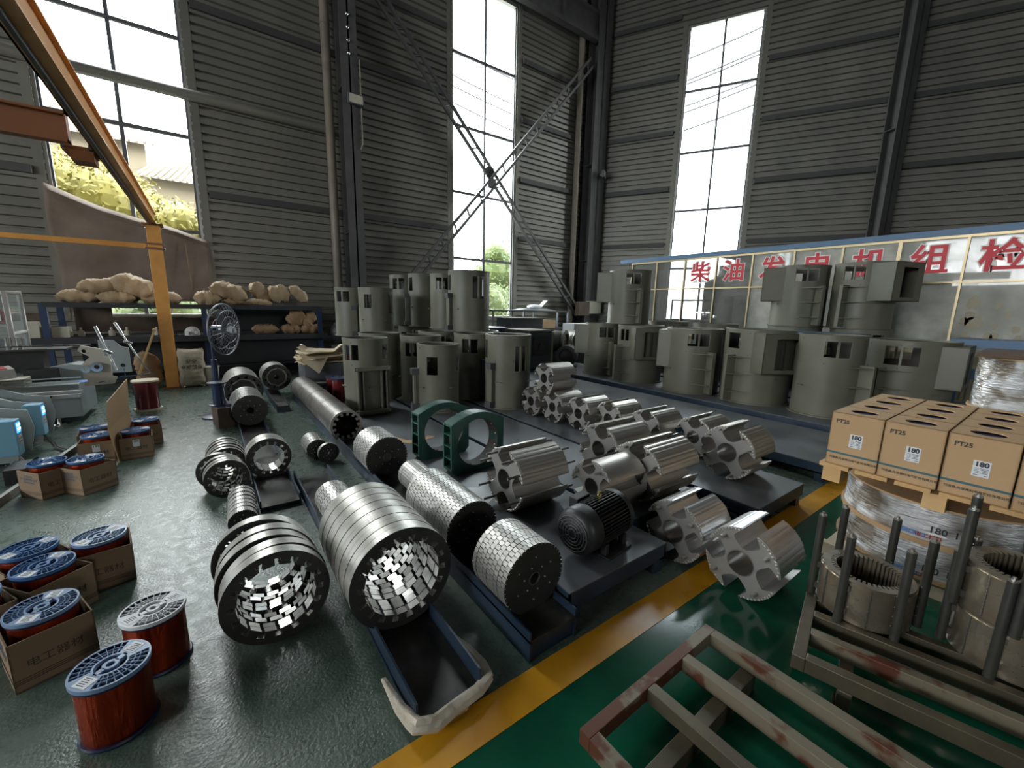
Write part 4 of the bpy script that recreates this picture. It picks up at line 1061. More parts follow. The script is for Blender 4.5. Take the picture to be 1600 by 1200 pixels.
q = MB(); q.box(-.3, .3, -.1, .1, 0, .55); o = q.build('junction_box', 'board_brown'); o.location = (12.36, 12.15, 1.42); tag(o, 'brown electrical box left of the cream one by the corner column', 'box')

for i, (x, z, lb) in enumerate(((7.55, .26, 'dark steel block under the first grey alternator'), (8.35, .0, 'dark steel block under the second grey alternator'))):
    q = MB(); q.box(-.3, .3, -.1, .8, z, .55); o = q.build('support_block', 'rail_dark'); o.location = (x, 8.0, 0); tag(o, lb, 'block')
# ================================================================== WIRE SPOOLS
def spool(label, loc, rz, wire='copper', web='spool_grey', base='spool_navy', R=.121, H=.28, group=None, tape=True, plain=False):
    t = thing('wire_spool', label, 'wire spool', loc, rz, group)
    q = MB(); q.lathe([(.02, H-.024), (R-.006, H-.024), (R-.006, H-.002), (R+.001, H-.002), (R+.002, H-.016), (R-.002, H-.028), (.02, H-.028), (.02, H-.024)], 48); top = q.build('top_flange', base, t, smooth=True)
    q = MB(); q.lathe([(.02, 0), (R, 0), (R+.003, .008), (R, .016), (.02, .016), (.02, 0)], 48); q.build('bottom_flange', base, t, smooth=True)
    prof = []; n_ = 42
    for i in range(n_+1): prof.append((R-.009+(.0012 if i % 2 else -.0004), .016+(H-.044)*i/n_))
    q = MB(); q.lathe(prof, 64); q.build('winding', wire, t, smooth=True)
    if plain:
        q = MB(); q.lathe([(R+.004, H-.02), (R+.004, H+.002), (.03, H+.002), (.03, H-.02)], 40, closed=True); q.build('disc', base, top)
        return t
    z0, z1 = H-.016, H+.001
    q = MB()
    for a, b in ((R-.005, R+.002), (.0895, .091), (.0735, .075), (.049, .056), (.014, .026)):
        q.prism([circle(b, 48), circle(a if a < b else b-.003, 48)], z0, z1)
    for k in range(28):
        a = 2*PI*k/28; q.X = RZ(a); q.box(.052, R-.003, -.0008, .0008, z0+.006, z1-.001)
    q.X = Matrix.Identity(4)
    for c in (0, PI):
        arc = [(.052*math.cos(c+a), .052*math.sin(c+a)) for a in (-.55, -.3, 0, .3, .55)]+[((R-.004)*math.cos(c+a), (R-.004)*math.sin(c+a)) for a in (.5, .35, .18, 0, -.18, -.35, -.5)]
        q.prism([arc], z0, z1-.0008); q.X = RZ(c); q.box(.022, .055, -.010, .010, z0, z1); q.X = Matrix.Identity(4)
    q.build('web', web, top)
    for c, w in ((0, .026), (PI, .03)):
        q = MB(); q.X = RZ(c+.05); q.box(.062, .110, -w, w, z1-.0006, z1+.0004); q.build('paper_label', 'label', top)
        q = MB(); q.X = RZ(c+.05)
        for k in range(5): q.box(.067+.008*k, .070+.008*k, -.018, .014-.004*(k % 2), z1+.0003, z1+.0009)
        q.build('print', 'label_ink', top)
    return t
spool('unboxed copper wire spool nearest the viewer, with two pale labels on its blue top', (-.43, 2.055, 0), math.radians(40))
spool('unboxed copper wire spool behind the nearest one, its top mostly white', (-.325, 2.36, 0), math.radians(28), web='label')
def open_carton(label, loc, rz, w=.27, h=.235, group='open cartons with wire spools on the floor', marks=0, tagm=False):
    t = thing('open_carton', label, 'cardboard box', loc, rz, group); a = w/2; th = .006
    q = MB()
    q.box(-a, a, -a, a, 0, th, 0)
    for s in (-1, 1):
        q.box(min(s*a, s*(a-th)), max(s*a, s*(a-th)), -a, a, 0, h); q.box(-a, a, min(s*a, s*(a-th)), max(s*a, s*(a-th)), 0, h)
    q.build('box_body', 'card_dark', t)
    q = MB()
    for z in (.055, .045, .036): q.box(-a-.0008, a+.0008, -a-.0008, a+.0008, z, z+.0035)
    q.build('printed_stripe', 'ink', t)
    for k, (ang) in enumerate((0, PI/2, PI, -PI/2)):
        c, s = math.cos(ang), math.sin(ang)
        o_ = (s*(a+.0009), -c*(a+.0009)); xd = (c, s, 0)
        if k % 2 == 0: text_obj('电工器材', .046, 'printed_text', 'ink', t, face_mat((o_[0], o_[1], .115), xd), .0003)
        else:
            text_obj('先登高科\n电气股份有限公司\nXIANDENG', .026, 'printed_text', 'ink_blue', t, face_mat((o_[0], o_[1], .165), xd), .0003)
        if tagm and k in (0, 3):
            m_ = MB(); m_.X = face_mat((s*(a+.001), -c*(a+.001), .17), xd); m_.box(-.028, .028, -.038, .038, 0, .001); lb = m_.build('paper_label', 'label', t)
            text_obj('180', .03, 'printed_number', 'label_ink', lb, face_mat((s*(a+.0022), -c*(a+.0022), .19), xd), .0003, .0006)
    return t
BX_ = [((-.645, 3.32), 8, 'in the top right of the four cartons at the left edge', 0), ((-.83, 3.095), 40, 'in the left rear carton of the cluster at the left edge', 0),
       ((-.74, 2.648), 22, 'in the carton nearest the two unboxed spools', 0), ((-.945, 3.36), 30, 'in the rearmost carton at the left edge', 0), ((-1.06, 2.93), 30, 'in the carton cut off by the left edge of the view', 0),
       ((-1.245, 5.17), 40, 'in the left carton of the pair beside the floor rail', 0), ((-.99, 5.09), 42, 'in the right carton of the pair beside the floor rail', 0),
       ((-.745, 5.97), 4, 'in the carton right of the upright cardboard sheet', 1), ((-1.05, 5.96), 2, 'in the carton left of the upright cardboard sheet', 1),
       ((-.70, 6.45), 6, 'in the rearmost carton behind the upright cardboard sheet', 1), ((-1.12, 6.32), 6, 'in the half-hidden carton behind the left one by the cardboard sheet', 1)]
for i, ((x, y), rz, lb, tg) in enumerate(BX_):
    spool('blue-topped wire spool '+lb, (x, y, .008), math.radians(rz+(35, 20, 48, 10, 25, 60, 30, 15, 75, 40, 20)[i]), group='copper wire spools standing in open cartons', web='spool_blue' if i > 4 or i in (1, 3) else 'spool_grey')
    open_carton('open brown carton, '+lb.replace('in the', 'the').replace('carton', 'one'), (x, y, 0), math.radians(rz), tagm=bool(tg))
q = MB(); g_ = [((-.885, 5.78, 0), (-.865, 6.05, .02), (-.812, 6.40, .02)), ((-.93, 5.78, .36), (-.90, 6.06, .38), (-.835, 6.42, .40)), ((-.903, 5.74, .66), (-.875, 6.05, .70), (-.811, 6.42, .79))]
for side in (0, .007): q.v += [(x+side, y, z) for row in g_ for x, y, z in row]
q.f = [(r*3+c, r*3+c+1, r*3+c+4, r*3+c+3) for r in range(2) for c in range(2)]+[(9+r*3+c, 9+r*3+c+3, 9+r*3+c+4, 9+r*3+c+1) for r in range(2) for c in range(2)]
per_ = [0, 1, 2, 5, 8, 7, 6, 3]
q.f += [(per_[i], per_[(i+1) % 8], per_[(i+1) % 8]+9, per_[i]+9) for i in range(8)]; q.mi = [0]*len(q.f)
tag(q.build('cardboard_sheet', 'card'), 'bent sheet of brown cardboard standing upright between the cartons', 'cardboard')
# big wood-flanged spool, blue empty spool, small dark box with spool
t = thing('wire_drum', 'dark red wire drum with pale wooden flanges standing by the orange post', 'wire spool', (-.86, 8.45, 0))
q = MB(); q.cyl((0, 0, 0), (0, 0, .025), .175, 32); q.cyl((0, 0, .445), (0, 0, .47), .17, 32); builds(q, 'flange', 'wood_pale', t, True)
q = MB(); q.lathe([(.145+(.0015 if i % 2 else 0), .025+.42*i/50) for i in range(51)], 40); q.build('winding', 'copper_red', t, smooth=True)
def boxed(x, y, rz, label):
    q = MB(); q.box(-.16, .16, -.16, .16, 0, .27); o = q.build('wooden_box', 'board_brown', bevel=.004); o.location = (x, y, 0); o.rotation_euler = (0, 0, rz); tag(o, label, 'box')
boxed(.13, 6.86, .2, 'dark wooden box on the floor beside the bare tray, under the blue bobbin')
t = thing('empty_bobbin', 'empty bright blue bobbin standing upright on the dark wooden box', 'bobbin', (.04, 6.93, .275))
q = MB(); q.lathe([(.01, 0), (.125, 0), (.125, .012), (.075, .018), (.07, .2), (.075, .30), (.12, .306), (.12, .32), (.01, .32)], 28); q.build('barrel', 'blue_paint', t, smooth=True)
spool('navy-topped spool lying on the dark wooden box beside the blue bobbin', (.20, 6.74, .27), .3, wire='copper_dark', R=.10, H=.06, web='spool_navy', plain=True)
for i, (x, y, z, r, hh) in enumerate(((1.60, 6.72, .2, .13, .36), (1.82, 6.95, .2, .12, .34), (2.02, 7.75, .2, .10, .62), (1.62, 7.25, .2, .12, .3))):
    spool('dark red wire spool '+['at the left of the front left housing', 'just behind and right of the first dark red one', 'standing tall behind the stacked paper bags', 'partly hidden behind the two dark red spools'][i], (x, y, z), i, wire='copper_red', R=r, H=hh, web='spool_navy', plain=True, group='dark red spools beside the left housings')

# ================================================================== FLOOR RAIL, CREAM SEAM, CABLES
q = MB(); q.bar((-1.62, 4.45, .02), (-1.10, 8.2, .02), .07, .04); q.bar((-1.585, 4.45, .045), (-1.065, 8.2, .045), .012, .05)
tag(q.build('floor_rail', 'alu_frame'), 'long grey metal channel lying on the floor between machines and cartons', 'rail')

# ================================================================== CARTON PALLET AT THE RIGHT
PX, PY = 3.34, .915
bw, bh = .275, .355
t = thing('wooden_pallet', 'pale wooden pallet carrying the printed cartons', 'pallet', (PX, PY, .58))
q = MB()
for i in range(6): q.box(-.02, 1.2, -(.14+.195*i), -(.195*i)+.02, .10, .125)
q.build('deck_board', 'wood', t)
for i in range(3):
    for j in range(3):
        q = MB(); q.box(.0+.52*j, .10+.52*j, -.10-.50*i, .0-.50*i, -.0, .10); q.build('block', 'wood', t)
def printed_carton(label, loc, first=None):
    if first: return dup(first, loc, 0, label)
    t = thing('printed_carton', label, 'cardboard box', loc, 0, 'printed cartons stacked on the pallet'); a, b, h_ = .276, .268, bh
    q = MB()
    hole = [(a*.5+.072*math.cos(2*PI*k/28), -b*.5+.072*math.sin(2*PI*k/28)) for k in range(28)]
    q.prism([[(0, 0), (0, -b), (a, -b), (a, 0)], hole], h_-.006, h_)
    q.box(0, .005, -b, 0, 0, h_); q.box(a-.005, a, -b, 0, 0, h_); q.box(0, a, -b, -b+.005, 0, h_); q.box(0, a, -.005, 0, 0, h_); q.box(0, a, -b, 0, 0, .005)
    q.build('box_body', 'card', t)
    q = MB(); q.cyl((a/2, -b/2, .02), (a/2, -b/2, h_-.014), .11, 28); q.build('spool', 'spool_navy', t)
    q = MB(); q.box(-.0008, .0, -b, 0, .075, .088); q.box(0, a, 0, .0008, .075, .088); q.box(0, a, -b-.0008, -b, .075, .088); q.build('printed_stripe', 'teal', t)
    fm = lambda y, z: face_mat((-.0012, y, z), (0, -1, 0))
    text_obj('PT25', .034, 'printed_text', 'ink', t, fm(-.062, h_-.058), .0003, .0014)
    text_obj('制造商:先登高科电气股份有限公司', .0165, 'printed_text', 'ink', t, fm(-b/2-.01, .047), .0003, .0003)
    q = MB(); q.box(-.0012, -.0004, -.178, -.112, .135, .225); lb = q.build('paper_label', 'label', t)
    text_obj('180', .036, 'printed_number', 'label_ink', lb, face_mat((-.0018, -.145, .204), (0, -1, 0)), .0003, .0018)
    q = MB()
    for k, (y0, y1, z) in enumerate(((-.172, -.142, .18), (-.17, -.145, .172), (-.172, -.150, .164), (-.17, -.143, .156), (-.138, -.119, .143), (-.173, -.16, .143))): q.box(-.0020, -.0012, y0, y1, z, z+.003)
    for z in (.18, .172, .164, .156): q.box(-.0020, -.0012, -.138, -.12, z, z+.002)
    q.build('print', 'label_ink', lb)
    return t
names_r = ['front', 'second', 'third', 'rearmost']; names_c = ['leftmost', 'middle-left', 'middle-right', 'rightmost']
p0 = None
for i in range(4):
    for j in range(4):
        o = printed_carton('printed carton with round top hole, %s row, %s column on the pallet' % (names_r[i], names_c[j]),
                           (PX+i*.285+random.uniform(-.004, .004), PY-j*bw-.003, .705), p0)
        if p0 is None: p0 = o
q = MB(); q.box(0, .9, 0, .012, 0, .30); q.box(0, .012, 0, .02, 0, .3); o = q.build('corner_sheet', 'card'); o.location = (PX+.25, PY+.008, .705)
tag(o, 'thin brown cardboard sheet standing along the left side of the pallet cartons', 'cardboard')

# wrapped wire drums below
def wrap_mat():
    m = bpy.data.materials.new('stretch_film'); m.use_nodes = True; nt = m.node_tree; b = nt.nodes['Principled BSDF']
    N = nt.nodes.new; L = nt.links.new
    b.inputs['Base Color'].default_value = (.42, .40, .36, 1); b.inputs['Roughness'].default_value = .14; b.inputs['Specular IOR Level'].default_value = .9
    b.inputs['Metallic'].default_value = .25; b.inputs['Coat Weight'].default_value = 1; b.inputs['Coat Roughness'].default_value = .06
    t = N('ShaderNodeTexCoord'); mp = N('ShaderNodeMapping'); mp.inputs['Scale'].default_value = (3, 3, 26); mp.inputs['Rotation'].default_value = (.12, .1, 0)
    L(t.outputs['Object'], mp.inputs[0]); n = N('ShaderNodeTexNoise'); n.inputs['Scale'].default_value = 2.6; n.inputs['Detail'].default_value = 5; n.inputs['Distortion'].default_value = .8
    L(mp.outputs[0], n.inputs['Vector']); bp = N('ShaderNodeBump'); bp.inputs['Strength'].default_value = .9; bp.inputs['Distance'].default_value = .03
    L(n.outputs['Fac'], bp.inputs['Height']); L(bp.outputs[0], b.inputs['Normal']); L(bp.outputs[0], b.inputs['Coat Normal'])
    n2 = N('ShaderNodeTexNoise'); n2.inputs['Scale'].default_value = 5; L(t.outputs['Object'], n2.inputs['Vector'])
    r = N('ShaderNodeValToRGB'); e = r.color_ramp.elements; e[0].position = .42; e[0].color = (.19, .15, .11, 1); e[1].position = .58; e[1].color = (.62, .63, .64, 1)
    L(n2.outputs['Fac'], r.inputs[0]); L(r.outputs[0], b.inputs['Base Color']); M['film'] = m
wrap_mat()
def wrapped(label, x, y, R, tiers, group=None):
    t = thing('wrapped_drum', label, 'wire drum', (x, y, tiers[0][0]), 0, group); z0 = tiers[0][0]
    a, b = tiers[0]; a -= z0; b -= z0
    rnd = random.Random(int(x*100)); n_ = 56; prof = []
    q = MB(); rows = 9
    for i in range(rows+1):
        for k in range(n_):
            r = R*(1-.012*math.sin(PI*i/rows)+.006*rnd.uniform(-1, 1)); an = 2*PI*k/n_; q.v.append((r*math.cos(an), r*math.sin(an), a+(b-a)*i/rows))
    for i in range(rows): q.f += [(i*n_+k, i*n_+(k+1) % n_, (i+1)*n_+(k+1) % n_, (i+1)*n_+k) for k in range(n_)]
    q.mi = [0]*len(q.f); q.build('film_wrap', 'film', t, smooth=True)
    q = MB(); q.lathe([(.12, a), (R*1.03, a), (R*1.03, a+.02), (.12, a+.02)], 56, closed=True); q.lathe([(.12, b-.012), (R*1.01, b-.012), (R*1.01, b), (.12, b)], 56, closed=True); q.build('board_disc', 'card', t)
    return t
d1 = wrapped('upper film-wrapped wire drum directly under the printed cartons', 3.92, .40, .50, [(.335, .578)])
d2 = wrapped('lower film-wrapped wire drum, standing on a pallet under the upper one', 3.92, .40, .50, [(.10, .333)])
for d, z in ((d1, .10), (d2, .08)):
    for a0, s_, m_ in ((200, '150', 'label_ink'), (188, '180', 'label_ink')):
        a_ = math.radians(a0); text_obj(s_, .055, 'printed_number', m_, d, face_mat((.508*math.cos(a_), .508*math.sin(a_), z), (-math.sin(a_), math.cos(a_), 0)), .0006, .001)
    for a0, col in ((176, 'label_blue'), (172, 'label_blue'), (184, 'red_part')):
        a_ = math.radians(a0); text_obj('电工材料', .03, 'printed_text', col, d, face_mat((.506*math.cos(a_), .506*math.sin(a_), z-.05), (-math.sin(a_), math.cos(a_), 0)), .0004, .001)
q = MB()
for i in range(5): q.box(-.5, .5, -.5+.21*i, -.38+.21*i, .08, .10)
for s in (-.48, 0, .40): q.box(s, s+.08, -.5, .5, 0, .08)
o = q.build('wooden_pallet', 'wood_pale'); o.location = (3.92, .40, 0); tag(o, 'pale wooden pallet on the floor under the wrapped drums', 'pallet')
w_ = wrapped('upper film-wrapped drum of the stack at the right edge with a green strap', 5.45, .10, .42, [(.94, 1.38)])
wrapped('lower film-wrapped drum of the stack at the right edge with a green strap', 5.45, .10, .43, [(.45, .90)])
wrapped('bottom film-wrapped drum of the stack at the right edge', 5.45, .10, .43, [(.0, .44)])
q = MB(); q.box(-.40, .40, -.4, .4, 0, .035); o = q.build('pallet_board', 'board_brown'); o.location = (5.45, .10, 1.385); tag(o, 'dark board lying on top of the wrapped stack at the right edge', 'board')
q = MB(); q.box(-.38, .38, -.38, .38, 0, .03); o = q.build('pallet_board', 'board_brown'); o.location = (5.45, .10, .905); tag(o, 'dark board between the two upper wrapped drums at the right edge', 'board')
q = MB(); a_ = math.radians(186); q.X = T(5.45, .10, 0) @ RZ(a_); q.box(.432, .436, -.012, .012, .45, 1.40)
tag(q.build('strap', 'green_paint'), 'green strap running down the wrapped stack at the right edge', 'strap')

# ================================================================== RACK WITH UPRIGHT CORES AT THE RIGHT FRONT
RO = Vector((1.99, .545, 0)); RD = Vector((.236, -.972, 0)); RW = Vector((.972, .236, 0)); rzr = math.atan2(RD.y, RD.x)
t = thing('tube_rack', 'welded square-tube rack carrying the upright cores', 'rack', RO, rzr)
# local x runs along the rack, local y across it (away from the viewer)
def rbar(name, x0, x1, y0, y1, z0, z1, m='tube_steel'):
    q = MB(); q.box(x0, x1, y0, y1, z0, z1); return q.build(name, m, t, bevel=.003)
rbar('end_tube', 0, .05, 0, .56, .13, .20)
for y, m_ in ((.002, 'tube_steel'), (.20, 'tube_rust'), (.36, 'tube_steel'), (.51, 'tube_steel')): rbar('long_tube', .05, 2.3, y, y+.048, .13, .20, m_)
for x in (.17, 1.0, 1.9): rbar('cross_tube', x, x+.05, .0, .56, .065, .13)
for x in (.16, 1.0, 1.9):
    for y in (.01, .50): rbar('foot', x, x+.06, y, y+.05, 0, .065)
def slot_core(label, loc, rz=0, first=None, h=.215):
    if first: return dup(first, loc, rz, label)
    t = thing('upright_core', label, 'stator core', loc, rz, 'upright slotted cores with rods on the tube rack')
    q = MB(); q.prism(toothed(.185, .128, .152, 44, hw=.30, hn=.30, tip=.0, nout=64), 0, h, 0, 1, 1); q.build('slotted_core', ['core_steel', 'core_top'], t)
    q = MB(); q.lathe([(.1865, .006), (.190, .006), (.190, h-.012), (.1865, h-.012)], 64, closed=True); q.build('outer_sheet', 'core_steel', t, smooth=True)
    for k in range(6):
        a = math.radians(k*60+19); q = MB(); q.tube([(.192*math.cos(a), .192*math.sin(a), .01+i*(h-.02)/24) for i in range(25)], .003, 5, rs=[.0026+.0014*(i % 2) for i in range(25)]); q.build('weld_seam', 'bar_steel', t)
        a = math.radians(k*60-11); rr = .213
        q = MB(); q.cyl((rr*math.cos(a), rr*math.sin(a), .0), (rr*math.cos(a), rr*math.sin(a), .45), .0185, 16); q.build('support_rod', 'rod_dark', t, smooth=True)
        q = MB(); q.cyl((rr*math.cos(a), rr*math.sin(a), .45), (rr*math.cos(a), rr*math.sin(a), .457), .0165, 16); q.cyl((rr*math.cos(a), rr*math.sin(a), .455), (rr*math.cos(a), rr*math.sin(a), .470), .007, 10)
        q.build('rod_end', 'bare_steel', t); q = MB()
        for z in (.06, .11, .16, .215): q.sphere((rr*math.cos(a)+.0185*math.cos(a+PI+.8), rr*math.sin(a)+.0185*math.sin(a+PI+.8), z), .004, 6, 4)
        builds(q, 'screw', 'bare_steel', t)
        for z in (.045, .165): q = MB(); q.X = RZ(a+.09); q.box(.186, .205, -.012, .006, z, z+.03); q.sphere((.2, -.012, z+.02), .006, 6, 4); q.sphere((.2, -.012, z+.005), .006, 6, 4); q.build('clamp', 'bar_steel', t)
    return t
k1 = slot_core('first upright slotted core on the left end of the tube rack', (2.62, .462, .20))
slot_core('second upright slotted core on the rack, lower of the stacked pair', (2.76, -.02, .20), .05, k1)
slot_core('upper slotted core standing on top of the second one', (2.765, -.015, .417), .24, k1)
slot_core('slotted core at the right end of the rack, mostly outside the view', (2.85, -.50, .20), .2, k1)

# ================================================================== RUSTY TUBE FRAME IN THE FOREGROUND
t = thing('steel_stand', 'low rust-stained square-tube stand on the green floor in the foreground', 'frame', (0, 0, 0))
def fbar(name, x0, x1, y0, y1, z0, z1, m='tube_steel'):
    q = MB(); q.X = T(1.0, .88, 0) @ RZ(.015) @ T(-1.0, -.88, 0); q.box(x0, x1, y0, y1, z0, z1); return q.build(name, m, t, bevel=.0025)
fbar('end_tube', .995, 1.90, .83, .88, .085, .15, 'tube_rusty')
for x, m_ in ((.995, 'tube_rust'), (1.345, 'tube_steel'), (1.605, 'tube_rust'), (1.85, 'tube_rust')): fbar('long_tube', x, x+.05, -1.4, .83, .085, .15, m_)
for y in (.62, -.4): fbar('cross_tube', 1.03, 1.87, y, y+.06, 0, .083)
# ================================================================== ORANGE CRANE
t = thing('overhead_crane', 'orange light crane: post, long runway beam overhead and brown bridge beam', 'crane', (-.65, 10.45, 0))
q = MB(); q.box(-.10, .10, -.09, .09, 0, 3.05); q.build('post', 'orange', t, bevel=.006)
q = MB(); q.box(-.17, .17, -.16, .16, 0, .015); q.box(-.15, .15, -.14, .14, 3.03, 3.06); builds(q, 'end_plate', 'orange_dark', t)
q = MB()
for s in (-1, 1):
    for z in (2.62, 2.99):
        for y in (-.1, .1): q.sphere((s*.13, y, z), .018, 6, 4)
builds(q, 'bolt', 'chrome', t)
# runway beam towards the viewer: local y negative
q = MB(); L0, L1 = .15, -8.6
q.box(-.06, .06, L1, L0, 3.25, 3.265); q.box(-.07, .06, L1, L0, 3.06, 3.075); q.box(-.03, .03, L1, L0, 3.075, 3.25); q.box(-.07, -.058, L1, L0, 3.06, 3.11)
q.box(-.045, .045, L1, L0, 3.265, 3.29); q.build('runway_beam', 'orange', t)
q = MB(); q.box(-.035, -.01, L1, L0-.3, 3.03, 3.06); q.build('conductor_rail', 'rail_dark', t)
q = MB(); q.box(-4.5, -.12, -.045, .045, 2.62, 2.70); q.build('tie_bar', 'orange', t)
q = MB(); q.box(-.13, .13, -.11, .11, 2.6, 2.64); q.box(-.13, .13, -.11, .11, 2.69, 2.72); q.build('clamp', 'orange_dark', t)
q = MB(); q.box(-4.6, -.25, -4.52, -4.40, 3.14, 3.16); q.box(-4.6, -.25, -4.52, -4.40, 3.38, 3.40); q.box(-4.6, -.25, -4.465, -4.455, 3.16, 3.38); q.box(-.26, -.25, -4.52, -4.4, 3.14, 3.40); q.build('bridge_beam', 'orange_dark', t)
q = MB(); q.box(-.30, -.08, -4.60, -4.30, 3.06, 3.10); q.box(-.24, -.08, -4.62, -4.40, 2.97, 3.06); q.build('end_carriage', 'orange_dark', t)
q = MB()
for y in (-4.6, -4.36):
    q.cyl((-.11, y, 3.10), (-.075, y, 3.10), .03, 14); q.cyl((-.28, y-.03, 3.08), (-.28, y+.03, 3.08), .015, 8)
builds(q, 'wheel', 'rail_dark', t, True)

# ================================================================== TARPAULIN OVER THE LEFT WINDOW
q = MB(); nx, ny = 34, 22
TOP = [(0, 3.95), (.12, 3.82), (.3, 3.62), (.5, 3.47), (.66, 3.38), (.8, 3.28), (.92, 3.18), (1, 3.12)]
def topz(u):
    for (a, za), (b, zb) in zip(TOP, TOP[1:]):
        if u <= b: return za+(zb-za)*(u-a)/(b-a)
    return TOP[-1][1]
for j in range(ny+1):
    for i in range(nx+1):
        u, v = i/nx, j/ny; x = -2.42+2.62*u+.03*math.sin(7*v)*(1-u); zt_ = topz(u); zb_ = 1.66
        z = zb_+(zt_-zb_)*v
        y = 12.86-.05*math.sin(9*u+2*v)-.035*math.sin(17*u-5*v)-.05*(1-abs(2*u-1))-(.09 if v > .93 else 0)*(1 if v < .985 else .2)
        q.v.append((x, y, z))
q.f = [(j*(nx+1)+i, j*(nx+1)+i+1, (j+1)*(nx+1)+i+1, (j+1)*(nx+1)+i) for j in range(ny) for i in range(nx)]; q.mi = [0]*len(q.f)
o = q.build('tarpaulin', 'tarp', smooth=True); md = o.modifiers.new('t', 'SOLIDIFY'); md.thickness = .012
tag(o, 'grey-brown canvas tarpaulin hung slanting across the bottom of the left window', 'tarpaulin')
q = MB(); q.tube([(-.25, 12.74, 3.0), (-.22, 12.74, 2.3), (-.2, 12.76, 1.7)], .008, 6); q.build('seam', 'sack_dark', o)

# ================================================================== SHELVING ALONG THE LEFT WALL
SX = .1
t = thing('steel_shelving', 'long dark blue steel shelving along the left wall carrying the sacks', 'shelving', (0, 11.5, 0))
def sbox(name, m, x0, x1, y0, y1, z0, z1): q = MB(); q.box(x0, x1, y0-11.5, y1-11.5, z0, z1); return q.build(name, m, t)
sbox('top_shelf', 'shelf_blue', -2.35, 2.25, 11.0, 12.2, 1.565, 1.605)
sbox('top_edge', 'shelf_dark', -2.35, 2.25, 10.97, 11.0, 1.52, 1.61)
sbox('bench_top', 'shelf_dark', -3.2, 2.35, 10.9, 12.2, .93, .965)
sbox('front_edge', 'shelf_dark', -3.2, 2.35, 10.86, 10.9, .86, .97)
for x in (-2.35, -.03, 2.22):
    for y in (10.98, 12.1): sbox('upright', 'shelf_blue', x-.05, x+.05, y, y+.06, 0, 1.6 if x > -3 else .9)
sbox('back_panel', 'board_brown', -2.2, -1.62, 12.3, 12.32, 1.0, 1.56); sbox('back_panel', 'board_brown', -1.62, .3, 12.3, 12.32, 1.0, 1.30); sbox('back_panel', 'shelf_dark', .3, 2.2, 12.3, 12.32, 1.0, 1.56)
sbox('lower_front', 'shelf_dark', -2.0, 2.3, 11.3, 11.33, .05, .9); sbox('lower_shelf', 'shelf_dark', -3.2, 2.35, 11.0, 12.2, .28, .31)

def sack(label, loc, d, rot=(0, 0, 0), m='sack', group=None, seed=0):
    rnd = random.Random(seed); q = MB(); n_, k_ = 30, 14; vs = []; w, l, h = d[0]/2, d[1]/2, d[2]/2
    ph = [rnd.uniform(0, 6) for _ in range(8)]
    for i in range(n_+1):
        u = -1+2*i/n_; e = max(.07, (1-abs(u)**4)**.6); sq = 1-.10*(1-abs(u)**2)*0-.06*abs(u)**6
        for k in range(k_*2):
            a = PI*k/k_; cx, cz = math.cos(a), math.sin(a)
            sx = math.copysign(abs(cx)**.45, cx); sz = math.copysign(abs(cz)**.75, cz)
            wr = 1+.05*math.sin(6*u+ph[0]+2*a)+.04*math.sin(13*u+ph[1]-4*a)+.035*math.sin(24*u+ph[2]+2*a)+.03*math.sin(9*a+ph[3]+8*u)
            vs.append((u*w*(1-.07*cz*cz*abs(u))+.01*math.sin(5*a+ph[5]), sx*l*sq*(1+.035*math.sin(9*u+ph[4])), sz*h*e*wr*(1-.45*abs(cx)**4)+.012*math.sin(16*u+3*sx+ph[6])*math.sin(5*sx+9*u+ph[7])+.006*rnd.uniform(-1, 1)))
    N_ = 2*k_; fs = []
    for i in range(n_): fs += [(i*N_+k, i*N_+(k+1) % N_, (i+1)*N_+(k+1) % N_, (i+1)*N_+k) for k in range(N_)]
    fs += [tuple(range(N_))[::-1], tuple(range(n_*N_, (n_+1)*N_))]
    q.add(vs, fs); o = q.build('sack', m, smooth=True); o.location = loc; o.rotation_euler = rot
    return tag(o, label, 'sack', group)
Y1 = 11.42
